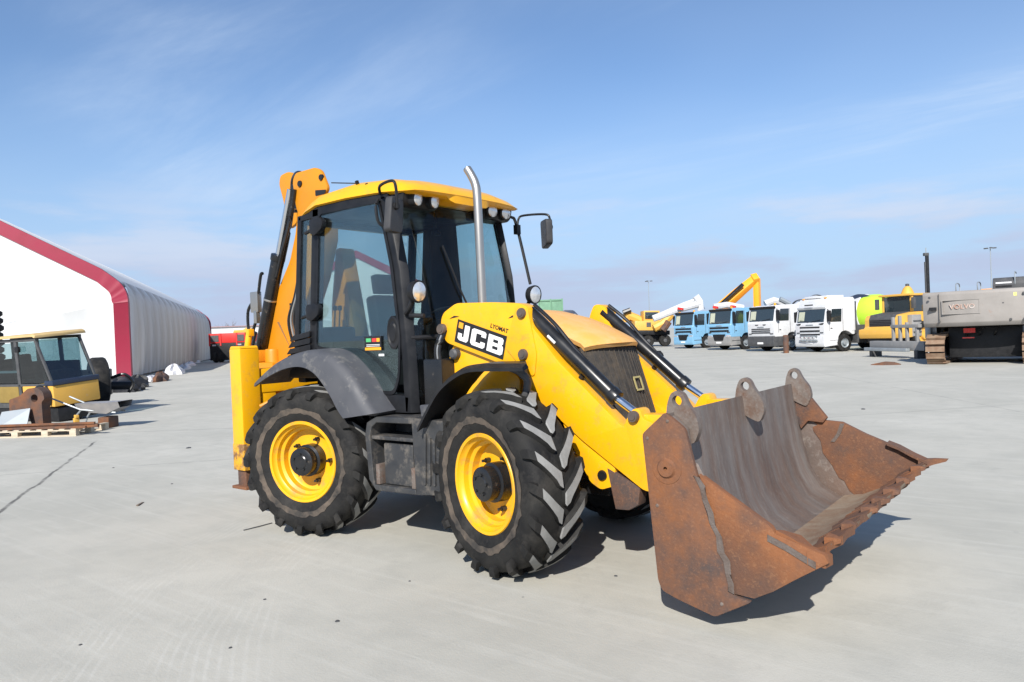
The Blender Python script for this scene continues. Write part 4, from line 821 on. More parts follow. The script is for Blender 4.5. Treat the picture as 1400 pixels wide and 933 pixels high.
# --- generic road wheel (axis y)
def road_wheel(name, parent, x, y, s, r=.5, w=.3, rim=SHEET, tread=False):
    q = MB(); q.lathe([(r*.55, -.5*w), (r*.62, -.52*w), (r*.9, -.5*w), (r, -.4*w), (r, .4*w), (r*.9, .5*w), (r*.55, .5*w)], (x, y, r), (0, 1, 0), 28); t = q.build(name, RUB, parent)
    q = MB(); yo = y+s*w*.5; q.lathe([(r*.57, 0), (r*.52, -.02), (r*.47, -.09), (r*.25, -.10), (r*.22, .03), (0, .04)], (x, yo, r), (0, s, 0), 24); q.build('rim', rim, t)
    return t
def truck(px, py, heading, paint, style, label, group='cab-over trucks parked in a row'):
    p = gp(px, py); T = thing('truck', p, R(heading), label, 'truck', group)
    H = {'daf': 3.0, 'iveco': 2.95, 'scania': 3.12}[style]; L_ = {'daf': 1.95, 'iveco': 1.85, 'scania': 2.15}[style]
    wz0, wz1 = {'daf': (1.88, 2.82), 'iveco': (1.92, 2.72), 'scania': (1.72, 2.50)}[style]
    low = .95 if style != 'scania' else .55
    q = MB(); q.prism(rpoly([(-.03, low), (0, wz0-.1), (-.06, wz0), (-.22, wz1+.06), (-.42, H), (-L_, H+.02), (-L_, .98), (-L_*.92, .98), (-1.78, 1.12), (-1.5, 1.22), (-1.2, 1.16), (-.98, .9), (-.9, low)], .06), 'Y', -1.22, 1.22)
    cb = q.build('cab', paint, T, .05, 3)
    # windscreen and its dark surround, side windows
    def slant(z): return -.06-(z-wz0)*(.16/(wz1+.06-wz0))+.012
    q = MB(); q.add([(slant(z), y, z) for z in (wz0+.03, wz1) for y in (-1.1, 1.1)]+[(slant(z)-.03, y, z) for z in (wz0+.03, wz1) for y in (-1.1, 1.1)], [(0, 1, 3, 2), (4, 6, 7, 5), (0, 4, 5, 1), (2, 3, 7, 6), (0, 2, 6, 4), (1, 5, 7, 3)]); wsn = q.build('windscreen', DKG, T)
    q = MB(); q.add([(slant(z)+.003, y, z) for z in (wz0+.1, wz1-.12) for y in (-1.02, -.52)], [(0, 1, 3, 2)]); q.build('pale_seat_cover', mat('pale_curtain', (.45, .47, .36), .8), wsn, smooth=0)
    for s in (-1, 1):
        q = MB(); q.prism(rpoly([(-.42, wz0+.02), (-1.2, wz0+.02), (-1.25, wz1-.02), (-.55, wz1-.02)], .04), 'Y', *sorted((s*1.215, s*1.235))); q.build('side_window', DKG, T)
        q = MB(); q.box(-.30, -.12, *sorted((s*1.28, s*1.46)), wz0+.05, wz1-.1); mm = q.build('mirror', BLK, T, .03); q = MB(); q.cyl((-.25, s*1.2, wz1), (-.2, s*1.36, wz1-.12), .02, n=6); q.cyl((-.25, s*1.2, wz0+.05), (-.2, s*1.36, wz0+.1), .02, n=6); q.build('mirror_arm', BLK, mm)
        q = MB(); q.box(-.55, -.42, *sorted((s*1.225, s*1.24)), 1.35, 1.4); q.build('door_handle', BLK, T)
        q = MB(); z = {'daf': .98, 'iveco': .78, 'scania': .82}[style]; q.prism(rpoly([(s*.72, z-.1), (s*1.14, z-.1), (s*1.16, z+.1), (s*.75, z+.1)], .03), 'X', -.06, .035); q.build('headlight', LENS, T)
        for x in (-1.42, -5.1): road_wheel('wheel', T, x, s*1.05, s, .5, .32)
        q = MB(); q.box(-1.02, -.1, *sorted((s*1.0, s*1.2)), .35, .42); q.box(-1.02, -.1, *sorted((s*1.05, s*1.22)), .65, .70); q.build('cab_step', DGR, T, .01)
        q = MB(); q.box(-4.4, -2.4, *sorted((s*.55, s*1.15)), .45, 1.0); q.build('fuel_tank', DGR, T, .06)
    q = MB(); q.box(-8.2, -.4, -.45, .45, .6, .95); q.build('chassis', BLK, T)
    for s in (-1, 1):
        for x in (-.36, -1.32): q = MB(); q.box(x-.012, x+.012, *sorted((s*1.218, s*1.226)), 1.2, wz1); q.build('door_seam', DGR, T)
        q = MB(); q.tube([(slant(wz0+.05)+.03, s*.1, wz0+.06), (slant(wz0+.12)+.03, s*.85, wz0+.16)], .014, 5); q.build('wiper', BLK, T)
        q = MB(); q.box(-.48, -.38, *sorted((s*.85, s*.97)), H-.02, H+.05); q.build('marker_lamp', ORP, T)
        q = MB(); q.box(-.02, .02, *sorted((s*.85, s*1.1)), 1.25 if style == 'daf' else 1.12, 1.31 if style == 'daf' else 1.17); q.build('side_vent', DGR, T)
    q = MB(); q.box(.0, .022, -.3, .3, {'daf': 1.74, 'iveco': 1.55, 'scania': 1.58}[style], {'daf': 1.80, 'iveco': 1.60, 'scania': 1.63}[style]); q.build('badge', SHEET, T)
    q = MB(); q.lathe([(.07, 0), (.07, .12), (0, .16)], (-.8, .5, H), (0, 0, 1), 10); q.build('beacon', ORP, T)
    q = MB(); q.box(-.22, -.14, -1.18, 1.18, wz1+.0, wz1+.16, Matrix.Rotation(R(25), 3, 'Y')); q.build('sun_visor', BLK if style != 'scania' else paint, T, .02)
    bmat = paint if style == 'scania' else (DGR if style == 'iveco' else paint)
    q = MB(); q.prism(rpoly([(.02, .32), (.06, .5), (.05, .98), (-.3, 1.0), (-.85, .95), (-.9, .40)], .05), 'Y', -1.21, 1.21); q.build('bumper', bmat, T, .05, 3)
    q = MB(); q.box(.058, .075, -.26, .26, .48, .60); q.build('number_plate', WHT, T)
    slots = {'daf': [(1.55, 1.68, 1.0), (1.32, 1.45, 1.0)], 'iveco': [(1.42, 1.48, .85), (1.30, 1.36, .85), (1.18, 1.24, .85)], 'scania': [(1.42, 1.50, .82), (1.20, 1.29, .82), (1.0, 1.08, .82)]}[style]
    for a, b, w_ in slots: q = MB(); q.box(-.03, .018, -w_, w_, a, b); q.build('grille_slat', BLK, T, .01)
    if style == 'daf': q = MB(); q.prism(rpoly([(-.62, 1.14), (.62, 1.14), (.45, .68), (-.45, .68)], .05), 'X', -.02, .072); q.build('lower_grille', BLK, T)
    if style == 'iveco':
        for y in (-.35, .35): q = MB(); q.prism(rpoly([(y-.16, 1.74), (y+.16, 1.74), (y+.1, 1.68), (y-.1, 1.68)], .02), 'X', -.04, .015); q.build('vent', BLK, T)
    if style == 'scania':
        for y in (-.95, .95): q = MB(); q.prism(rpoly([(y-.2, 1.66), (y+.2, 1.70), (y+.17, 1.6), (y-.05, 1.59)], .02), 'X', -.05, .012); q.build('vent', BLK, T)
        q = MB(); q.tube([(.12, -.75, .70), (.16, 0, .68), (.12, .75, .70)], .04, 8); q.tube([(.1, -.7, .95), (.14, 0, .95), (.1, .7, .95)], .03, 8); bb = q.build('light_bar', SHEET, T)
        for y in (-.5, -.17, .17, .5): q = MB(); q.lathe([(0, .03), (.10, .02), (.11, -.04)], (.15, y, .82), (1, 0, 0), 14); q.build('spot_lamp', LENS, bb)
        q = MB(); q.box(-1.7, -.5, -.95, .95, H, H+.16); q.box(-.55, -.40, -.8, .5, H+.02, H+.10); q.build('roof_rack', TWH, T, .04)
        q = MB(); q.box(-2.2, -1.95, .1, 1.24, 1.2, 3.05); q.build('side_fairing', TWH, T, .03)
        q = MB(); q.box(.0, .012, -.35, .35, 2.72, 2.8); q.build('roof_sign', DGR, T)
    return T
t1 = truck(935, 477, -116, LBL, 'daf', 'light blue truck with blue bumper and long white folded boom above its cab')
t2 = truck(984, 479, -116, LBL, 'daf', 'light blue truck with grey bumper beside the white four-slot truck')
t3 = truck(1041, 481, -119, TWH, 'iveco', 'white truck with dark grey bumper parked beside a light blue truck')
t4 = truck(1108, 482, -123, TWH, 'scania', 'white truck with three grille slots, row of spot lamps and all-white bumper')
for ch in t2.children:
    if ch.name.startswith('bumper'): ch.data = ch.data.copy(); ch.data.materials[0] = MGR
# concrete pump booms and bodies carried by the trucks
def pixel_tube(root, name, pts, depth, r, mt, dz=0):
    iv = inv(root); q = MB(); q.tube([iv@dp_(x, y, depth+dz*i) for i, (x, y) in enumerate(pts)], r, 8); return q.build(name, mt, root)
pixel_tube(t1, 'pump_boom', [(893, 436), (925, 424), (958, 415)], 66, .30, TWH)
pixel_tube(t1, 'pump_boom', [(905, 429), (935, 416), (954, 409)], 67, .16, TWH)
pixel_tube(t1, 'boom_elbow', [(951, 405), (956, 412), (959, 424)], 66, .34, TWH)
pixel_tube(t1, 'boom_clamp', [(930, 424), (930.5, 421)], 65.6, .28, REDP)
pixel_tube(t2, 'pump_boom', [(976, 420), (994, 417), (1016, 421)], 58, .24, TWH); pixel_tube(t2, 'boom_clamp', [(978, 422), (978.5, 419)], 57.7, .22, REDP); pixel_tube(t2, 'boom_clamp', [(1002, 421), (1002.5, 418)], 57.7, .22, REDP)
q = MB(); q.box(-7.5, -2.3, -1.1, 1.1, 1.0, 2.3); q.build('pump_body', MGR, t1, .05); q = MB(); q.box(-7.5, -2.3, -1.1, 1.1, 1.0, 2.3); q.build('pump_body', MGR, t2, .05)
# mixer drum on the white dump-nosed truck, lattice hopper
def drum(root, x0, x1, z0, z1, mt, name='mixer_drum'):
    q = MB(); d = V(x1-x0, 0, z1-z0); l = d.length
    q.lathe([(0, 0), (.5, 0), (1.0, l*.25), (1.17, l*.45), (1.15, l*.6), (.65, l*.95), (.5, l), (.0, l)], (x0, 0, z0), d, 28); o = q.build(name, mt, root, smooth=40)
    for f in (.3, .62): q = MB(); r_ = 1.10 if f < .5 else 1.12; q.lathe([(r_, -.06), (r_+.07, -.05), (r_+.07, .05), (r_, .06)], V(x0, 0, z0)+d*f, d, 28); q.build('drum_band', DGR, o)
    return o
drum(t3, -2.3, -6.6, 1.9, 2.75, TWH)
pixel_tube(t3, 'hopper_chute', [(1046, 416), (1058, 411), (1072, 415)], 53, .25, TWH); pixel_tube(t3, 'hopper_chute', [(1066, 409), (1080, 416)], 52, .18, SHEET)
q = MB(); q.box(-3.6, -2.25, -.9, .9, .95, 1.5); q.cyl((-2.5, .9, 1.0), (-2.5, .9, 2.9), .1); q.box(-2.45, -2.3, -.9, 1.1, 1.0, 2.6); q.build('rear_equipment', DGR, t4, .04)

# lime mixer drum behind the white truck
lm = thing('mixer_truck', gp(1190, 478), R(-100), 'lime green concrete mixer drum between the white truck and the yellow hauler', 'mixer truck')
lm.location = dp_(1192, 440, 50).xy.to_3d()
q = MB(); q.lathe([(0, -2.4), (.55, -2.4), (1.15, -1.1), (1.32, 0), (1.25, .7), (.7, 2.2), (.55, 2.5), (0, 2.5)], (0, 0, 2.15), V(.25, 1, .08), 30); q.build('drum', [LIME], lm, smooth=40)
q = MB(); q.lathe([(1.18, -1.0), (1.31, -.85), (1.36, -.2), (1.31, -.15)], (0, 0, 2.17), V(.25, 1, .08), 30); q.build('drum_stripe', TWH, lm)
q = MB(); q.box(-.9, .9, -3.0, 3.4, .9, 1.25); q.build('chassis', BLK, lm, .03)
q = MB(); q.prism(rpoly([(-2.9, 1.2), (-2.5, 3.0), (-.6, 3.55), (.4, 3.3), (.1, 2.9), (-1.9, 2.6), (-2.4, 1.2)], .2), 'X', -.6, .6); q.build('drum_guard', NAVY, lm, .04)
for y in (-2.3, 1.6, 2.8):
    for s in (-1, 1):
        q = MB(); q.lathe([(.3, -.15), (.48, -.15), (.5, -.1), (.5, .1), (.48, .15), (.3, .15), (0, .12)], (s*.95, y, .5), (s, 0, 0), 22); q.build('wheel', RUB, lm)

# --- yellow articulated hauler
hp = gp(1206, 481); hu = thing('articulated_hauler', hp, R(-118), 'dusty yellow articulated dump hauler with dark bonnet top and roof beacon', 'dump hauler')
q = MB(); q.prism(rpoly([(-.02, .95), (.02, 1.25), (-.1, 1.35), (-.1, 1.75), (-.25, 1.98), (-1.3, 2.12), (-1.32, 1.0), (-.9, .85)], .06), 'Y', -1.15, 1.15); q.build('bonnet', VYE, hu, .05)
q = MB(); q.prism(rpoly([(-.09, 1.36), (-.085, 1.78), (-.22, 2.01), (-1.34, 2.16), (-1.34, 2.05), (-.3, 1.9), (-.14, 1.7), (-.13, 1.36)], .02), 'Y', -.85, .78); q.build('bonnet_cover', DGR, hu, .02)
for k in range(4): q = MB(); q.box(-.11, -.07, -.8, .72, 1.40+.09*k, 1.45+.09*k); q.build('grille_slat', BLK, hu)
q = MB(); q.prism(rpoly([(.03, .72), (.1, .95), (.08, 1.22), (-.2, 1.26), (-1.2, 1.2), (-1.2, .8)], .05), 'Y', -1.42, 1.42); q.build('bumper', VYE, hu, .06)
q = MB(); q.box(-1.0, -.1, -1.0, 1.0, .5, .78); q.build('underbody', BLK, hu, .04)
c_ = MB()
for x, y in ((-1.32, -.88), (-1.32, .88), (-2.5, -.9), (-2.5, .9)): c_.box(x-.07, x+.07, y-.07, y+.07, 1.0, 3.0)
c_.box(-2.6, -1.25, -.92, .92, .95, 2.12); cbo = c_.build('cab', VYE, hu, .03)
q = MB(); q.box(-2.7, -1.05, -1.02, 1.02, 3.0, 3.12); q.build('cab_roof', VYE, hu, .04)
q = MB(); q.box(-1.30, -1.27, -.8, .8, 2.14, 2.98); q.build('windscreen', DKG, cbo)
for s in (-1, 1): q = MB(); q.box(-2.4, -1.4, *sorted((s*.88, s*.91)), 2.14, 2.98); q.build('side_window', DKG, cbo); q = MB(); q.box(-1.2, -1.05, *sorted((s*1.05, s*1.25)), 2.3, 2.9); q.build('mirror', DGR, hu, .03)
q = MB(); q.lathe([(.35, 0), (.22, .3), (.12, .42), (0, .45)], (-1.9, .2, 3.12), (0, 0, 1), 16); q.build('beacon_cowl', VYE, hu); q = MB(); q.lathe([(.1, 0), (.1, .12), (0, .14)], (-1.9, .2, 3.55), (0, 0, 1), 12); q.build('beacon', DGR, hu)
q = MB(); q.prism(rpoly([(-2.7, 1.3), (-2.7, 2.5), (-7.5, 2.4), (-8.3, 1.9), (-7.2, 1.2)], .1), 'Y', -1.4, 1.4); q.build('dump_body', VYE, hu, .05)
q = MB(); q.box(-1.30, -.6, 1.15, 1.45, .8, 1.95); q.build('step_panel', MGR, hu, .03); 
for z in (1.0, 1.3, 1.6): q = MB(); q.box(-1.25, -.65, 1.44, 1.5, z, z+.05); q.build('ladder_rung', DGR, hu)
for x in (-1.5, -4.9, -6.6):
    for s in (-1, 1): road_wheel('wheel', hu, x, s*1.15, s, .8, .62, VYE)
# grey steel frame lying in front of it
fr = thing('trestle', gp(1205, 488), R(-60+14), 'low grey steel trestle on short feet in front of the yellow hauler', 'trestle')
q = MB(); q.box(-.6, 3.4, -.2, .2, .35, .75); q.build('beam', MGR, fr, .03)
q = MB(); q.box(-.6, 2.6, -.5, -.3, .30, .45); q.build('side_rail', SHEET, fr, .02)
for x in (-.45, 2.9): q = MB(); q.box(x-.12, x+.12, -.25, .25, 0, .36); q.build('foot', DGR, fr, .02)
for x, h in ((1.0, 1.85), (1.5, 1.9), (2.0, 1.6), (2.7, 1.45)): q = MB(); q.box(x-.06, x+.06, -.06, .06, .74, h); q.build('upright', MGR, fr, .01)
q = MB(); q.box(.9, 2.9, -.08, .08, 1.35, 1.5); q.build('cross_rail', MGR, fr, .01)
rd = MB(); rd.loft([[V(x, y*w_, 0) for y in (-.5, .5)]+[V(x, .3*w_, h), V(x, -.25*w_, h*1.1)] for x, w_, h in ((-.5, .2, .02), (-.25, .6, .07), (0, .7, .12), (.3, .55, .10), (.55, .2, .03))]); o = rd.build('scrap_lump', RUSTO, None, smooth=20); o.location = gp(1210, 499); tag(o, 'small reddish scrap lump lying on the concrete before the grey trestle', 'scrap')

# --- grey excavator seen from its counterweight
EH = R(90); ep = gp(1279, 499)-Matrix.Rotation(EH, 3, 'Z')@V(-.5, 1.5, 0); ex_ = thing('excavator', ep, EH, 'tracked excavator showing its scuffed grey counterweight and rusty tracks', 'excavator')
# local +x points away from the camera, local -y to the right of the picture
def tracks(yc):
    q = MB(); n = 46; R_ = .5; Lg = 4.2; hw = .31; pts = []
    per = 2*Lg+2*math.pi*R_
    for k in range(n):
        s_ = per*k/n
        if s_ < Lg: p = (s_, 2*R_); a = 0
        elif s_ < Lg+math.pi*R_: t = (s_-Lg)/R_; p = (Lg+R_*math.sin(t), R_+R_*math.cos(t)); a = t
        elif s_ < 2*Lg+math.pi*R_: p = (2*Lg+math.pi*R_-s_, 0); a = math.pi
        else: t = (s_-2*Lg-math.pi*R_)/R_; p = (-R_*math.sin(t), R_-R_*math.cos(t)); a = math.pi+t
        rot = Matrix.Rotation(a, 3, 'Y'); c = V(p[0], yc, p[1]+.05)
        q.box(c.x-.10, c.x+.10, yc-hw, yc+hw, c.z-.035, c.z+.03, rot, c); q.box(c.x-.1, c.x-.06, yc-hw, yc+hw, c.z+.03, c.z+.075, rot, c)
    o = q.build('track', mat('track_rust', (.20, .12, .075), .8, .2, (.3, .22, .15), .5, 4), ex_); 
    f = MB(); f.box(.0, Lg, yc-hw*.6, yc+hw*.6, .25, .95); f.build('track_frame', BLK, o, .05)
    for x in (0, Lg): f = MB(); f.lathe([(0, -.2), (.45, -.2), (.45, .2), (0, .2)], (x, yc, .55), (0, 1, 0), 20); f.build('sprocket', BLK, o)
for y in (1.50, -1.50): tracks(y)
q = MB(); q.box(.5, 3.8, -1.17, 1.17, .22, 1.36); q.cyl((2.2, 0, 1.2), (2.2, 0, 1.42), .9); q.build('undercarriage', BLK, ex_, .04)  # black belly box enlarged to stand in for the deep shadow between the tracks
cw = [(y, x) for x, y in []]
q = MB(); prof = []
for k in range(13): 
    u = -1+k/6; prof.append((-.75+.30*abs(u)**3, 1.86*u))
P0 = [(x, y) for x, y in prof]+[(.6, 1.86), (.6, -1.86)]
q.loft([[V(x, y, z) for x, y in [( (px_+ (.12 if i < 13 else 0)*t), py_) for i, (px_, py_) in enumerate(P0)]] for z, t in ((1.40, 1.2), (1.55, .2), (2.0, 0), (2.6, 0), (2.70, .5))]); cwo = q.build('counterweight', CWG, ex_, .03)
mx = Matrix.Translation((-.757, .55, 2.12))@Matrix.Rotation(R(-90), 4, 'Z')@Matrix.Rotation(R(90), 4, 'X')
text_mb('VOLVO', .24, .012, mx, .004).build('maker_lettering', mat('worn_lettering', (.5, .47, .44), .6, 0, (.36, .2, .14), .8, 8), cwo, smooth=0)
for a in ((.0, 1.2, 2.36, 2.39), (.0, 1.2, 1.86, 1.89), (.0, .03, 1.89, 2.36), (1.17, 1.2, 1.89, 2.36)): q = MB(); q.box(-.765, -.68, a[0], a[1], a[2], a[3]); q.build('letter_frame', CWG, cwo)
q = MB(); q.box(-.70, -.55, -1.1, -.82, 2.42, 2.54); q.build('warning_sticker', STRIP, cwo)
q = MB(); q.box(-.73, -.6, -.66, -.5, 2.02, 2.16); q.build('tail_lamp', GRED, cwo); q = MB(); q.box(-.735, -.6, -.72, -.38, 2.17, 2.21); q.build('lamp_hood', DGR, cwo)
q = MB(); q.box(-.70, -.58, 1.38, 1.62, 2.02, 2.14); q.build('lifting_recess', BLK, cwo)
q = MB(); q.box(.61, 3.8, -1.7, 1.7, 1.42, 2.55); q.build('upper_body', MGR, ex_, .05)
q = MB(); q.prism(rpoly([(.9, 2.55), (.9, 2.95), (1.05, 3.15), (2.6, 3.15), (2.6, 2.55)], .08), 'Y', -1.9, -.25); eh = q.build('engine_hood', DGR, ex_, .05)
for k in range(3): q = MB(); q.box(.885, .9, -.85, -.35, 2.66+.13*k, 2.72+.13*k); q.build('hood_slot', TWH if k != 1 else BLK, eh)
q = MB(); q.tube(smoothpath([(.95, -.95, 2.6), (.95, -.95, 3.3), (1.6, -.95, 3.3)]), .02, 6); q.build('handrail', SHEET, ex_)
q = MB(); q.box(.7, .95, -.25, .1, 2.55, 2.76); q.build('yellow_bracket', ORP, ex_, .02)
q = MB(); q.prism(rpoly([(.3, 1.6), (.3, 2.85), (.5, 3.05), (2.9, 3.05), (2.9, 1.6)], .08), 'Y', -2.1, -1.74); sp_ = q.build('side_cover', VYE, ex_, .04)
for k in range(6): q = MB(); q.box(.27, .3, -2.0, -1.8, 2.0+.12*k, 2.06+.12*k); q.build('vent_slot', BLK, sp_)
q = MB(); q.box(-.02, .03, .25, .62, 1.15, 1.32); q.box(-.02, .02, .28, .66, .95, .99); q.build('rear_reflector', GRED, ex_)
q = MB(); q.box(1.0, 2.4, 1.85, 2.05, .95, 1.4); q.build('tool_box', SHEET, ex_, .03)
for y in (-1.5, 1.3): q = MB(); q.box(-.70, -.60, y-.008, y+.008, 1.55, 2.62); q.build('panel_seam', DGR, cwo)
for y, z in ((-1.3, 1.6), (-.9, 1.6), (1.3, 1.6), (1.6, 2.5), (-1.3, 2.5)): q = MB(); q.lathe([(0, .03), (.04, .03), (.05, 0)], (-.70, y, z), (-1, 0, 0), 6); q.build('bolt', DGR, cwo)
for y in (.2, .9): q = MB(); q.tube(smoothpath([(.7, y, 2.68), (.7, y, 3.0), (1.6, y, 3.0), (1.6, y, 2.6)], 4), .022, 6); q.build('handrail', SHEET, ex_)
for y in (-.5, 0, .4): q = MB(); q.tube(smoothpath([(.3, y, 1.42), (.1, y+.1, 1.2), (.4, y+.2, 1.05), (.6, y+.1, 1.1)], 5), .035, 6); q.build('hose', CYL, ex_)

# --- black drilling mast and distant lamp post
dm = thing('drilling_mast', dp_(1270, 430, 62).xy.to_3d(), R(128), 'tall black drilling mast standing up behind the excavator', 'drilling mast')
q = MB(); q.box(-.11, .11, -.11, .11, 0, 6.9); q.build('mast', BLK, dm, .02); q = MB(); q.box(-.06, .08, .14, .21, .5, 6.4); q.build('feed_rail', DGR, dm); q = MB(); q.box(-.14, .14, -.12, .26, 6.9, 7.15); q.build('mast_head', DGR, dm, .03); q = MB(); q.tube([(.2, -.05, 7.2), (.2, -.05, 7.6)], .04, 6); q.build('mast_tip', SHEET, dm)
q = MB(); q.box(-1.4, 1.4, -1.0, 1.0, .3, 1.6); q.build('rig_body', DGR, dm, .05)
def lamp_post(px, depth, h, label):
    lp = thing('lamp_post', dp_(px, 430, depth).xy.to_3d(), R(40), label, 'lamp post')
    q = MB(); q.tube([(0, 0, 0), (0, 0, h)], [.12, .06], 10); q.build('pole', SHEET, lp)
    for a in (0, 120, 240):
        rt = Matrix.Rotation(R(a), 3, 'Z'); q = MB(); q.tube([rt@V(0, 0, h-.1), rt@V(.5, 0, h+.1)], .03, 6); ar_ = q.build('arm', SHEET, lp); q = MB(); q.box(.35, .95, -.16, .16, h+.02, h+.2); q.xf(Matrix.Rotation(R(a), 4, 'Z')); q.build('lamp_head', DGR, ar_, .03)
    return lp
lamp_post(1357, 120, 12.4, 'slim grey lamp post with three heads rising behind the excavator')
lamp_post(888, 170, 12.5, 'distant slim lamp post rising behind the yellow wheeled excavator')

# --- yellow wheeled excavator left of the trucks
yp = gp(889, 474); ye = thing('wheeled_excavator', yp, R(-95), 'yellow wheeled excavator with folded arm parked beside the light blue truck', 'excavator')
yi = inv(ye)
def yb(name, x0, x1, y0, y1, d0, d1, mt, bev=.05):
    # box whose near face spans the given picture rectangle at depth d0
    A, B = yi@dp_(x0, y1, d0), yi@dp_(x1, y0, d0); u = (yi.to_3x3()@CF).normalized()*(d1-d0)
    a0 = yi@dp_(x0, y1, d0); a1 = yi@dp_(x1, y1, d0); b0 = yi@dp_(x0, y0, d0); b1 = yi@dp_(x1, y0, d0)
    return MB().add([a0, a1, b1, b0, a0+u, a1+u, b1+u, b0+u], [(0, 1, 2, 3), (4, 7, 6, 5), (0, 4, 5, 1), (1, 5, 6, 2), (2, 6, 7, 3), (3, 7, 4, 0)]).build(name, mt, ye, bev)
yb('upper_body', 868, 912, 439, 452, 72, 75, VYE); yb('cab', 880, 902, 425, 440, 72.6, 74.5, VYE); yb('cab_glass', 882, 900, 427, 436, 72.5, 72.7, DKG, .01)
yb('undercarriage', 862, 916, 452, 458, 72, 75, BLK); yb('body_mark', 884, 890, 441, 447, 71.95, 72.1, DGR, .0); yb('reflector', 902, 908, 446, 451, 71.95, 72.1, TWH, 0)
for x in (874, 886, 909):
    A = yi@dp_(x, 466, 72); u = (yi.to_3x3()@CF).normalized(); q = MB(); q.lathe([(.2, -.3), (.5, -.3), (.56, -.2), (.56, .3), (.2, .3), (0, .2)], (A.x, A.y, .56), u, 24); q.build('wheel', RUB, ye)
    q = MB(); q.lathe([(0, -.33), (.18, -.31), (.2, -.2)], (A.x, A.y, .56), u, 16); q.build('hub', DGR, ye)
yb('axle_frame', 868, 912, 457, 468, 72.6, 74.4, BLK)
pixel_tube(ye, 'arm', [(855, 430), (870, 436), (882, 443)], 74, .45, VYE); pixel_tube(ye, 'arm', [(856, 441), (858, 424)], 74, .4, VYE); pixel_tube(ye, 'arm', [(894, 449), (906, 443), (918, 430)], 71.5, .4, VYE); pixel_tube(ye, 'arm_ram', [(852, 428), (862, 424)], 73.5, .25, CYL)
pixel_tube(ye, 'exhaust_stack', [(906, 452), (914, 440)], 71.2, .35, RUST)
# --- orange boom standing up behind the second blue truck
ob = thing('crane_boom', dp_(1036, 440, 78).xy.to_3d(), R(40), 'tall orange folded crane boom rising behind the light blue and white trucks', 'crane')
def ot(name, pts, r, mt, d=78): 
    iv = inv(ob); q = MB(); q.tube([iv@dp_(x, y, d) for x, y in pts], r, 4); return q.build(name, mt, ob, .05)
ot('column', [(1035.5, 425), (1034.5, 381)], .42, ORP); ot('boom', [(983, 424), (1008, 402), (1033, 381)], [.65, .62, .5], ORP); ot('boom_ram', [(985, 417), (1016, 389)], .22, CYL, 77.2); ot('knuckle', [(1028, 383), (1036, 381)], .62, ORP, 77.9)
q = MB(); q.box(-2.2, 2.2, -1.2, 1.2, .5, 3.2); q.build('carrier', VYE, ob, .05)
# rusty bollard between the trucks
bp2 = MB(); bp2.lathe([(.16, 0), (.16, 1.0), (.14, 1.06), (0, 1.08)], (0, 0, 0), (0, 0, 1), 16); o = bp2.build('bollard', RUST); o.location = gp(1075, 483); tag(o, 'rusty round steel bollard between the two white trucks', 'bollard')
# --- things over the hood line
gc = thing('green_trailer', dp_(757, 450, 62).xy.to_3d(), R(38), 'green steel trailer body with ribs seen over the loader bonnet', 'trailer')
q = MB(); q.box(-1.2, .75, -.9, .9, 1.0, 4.45); q.build('body', GRN, gc, .03)
for z in (1.6, 2.6, 3.55, 4.45): q = MB(); q.box(-1.26, .80, -.96, .96, z-.08, z+.06); q.build('rail', GRN, gc, .02)
for x in (-1.2, -.2, .74): q = MB(); q.box(x-.06, x+.06, -1.0, -.9, .9, 4.55); q.build('stake', GRN, gc)
for x in (-.8, .4): road_wheel('wheel', gc, x, -.85, -1, .5, .3)
nv = thing('compressor', dp_(779, 450, 60).xy.to_3d(), R(38), 'dark blue machine housing with pale louvre stripes seen over the bonnet', 'machine')
q = MB(); q.prism(rpoly([(-.72, .4), (-.75, 3.3), (-.5, 3.55), (.3, 3.5), (.72, 3.05), (.8, .4)], .15), 'Y', -.8, .8); q.build('housing', NAVY, nv, .05)
for k in range(4): q = MB(); q.box(-.7, .45, -.83, -.8, 2.35+.25*k, 2.45+.25*k); q.build('louvre', SHEET, nv, .01)
for x in (-.5, .5): road_wheel('wheel', nv, x, -.7, -1, .35, .25)
rt_ = thing('red_tipper', dp_(675, 450, 58).xy.to_3d(), R(38), 'red tipper body seen through the loader windscreen', 'tipper')
q = MB(); q.box(-1.9, 1.7, -1.1, 1.1, 1.1, 3.0); q.build('body', REDP, rt_, .04)
for x in (-1.5, -.6, .3, 1.2): q = MB(); q.box(x-.06, x+.06, -1.16, -1.1, 1.0, 3.6); q.build('stake', REDP, rt_)
q = MB(); q.box(-1.9, 1.7, -1.16, -1.08, 3.4, 3.5); q.build('top_rail', REDP, rt_)
for x in (-1.2, 1.0): road_wheel('wheel', rt_, x, -1.0, -1, .5, .3)

# --- red dump truck at the end of the long tent
rk = thing('red_truck', dp_(311, 480, 80).xy.to_3d(), R(38), 'red dump body over black wheels at the far end of the long tent', 'truck')
q = MB(); q.box(-1.95, 1.95, 0, 4, 2.1, 3.15); bd = q.build('dump_body', REDP, rk, .04)
for x in (-1.95, -.75, 1.0): q = MB(); q.box(x, x+.14, -.08, 0, 1.8, 3.15); q.build('stake', REDP, bd)
q = MB(); q.box(-1.75, -.9, -.05, .0, 2.25, 2.95); q.build('tail_panel', DGR, bd); q = MB(); q.box(1.15, 1.85, -.05, 0, 2.25, 2.95); q.build('tail_panel', DGR, bd)
q = MB(); q.box(-1.7, 1.7, .1, 4, .75, 2.1); q.build('chassis', BLK, rk, .04)
for x in (-1.45, -.9, .9, 1.45):
    q = MB(); q.lathe([(.2, -.2), (.62, -.22), (.7, -.1), (.7, .1), (.62, .22), (.2, .2)], (x, .5, .7), (1, 0, 0), 26); q.build('wheel', RUB, rk)
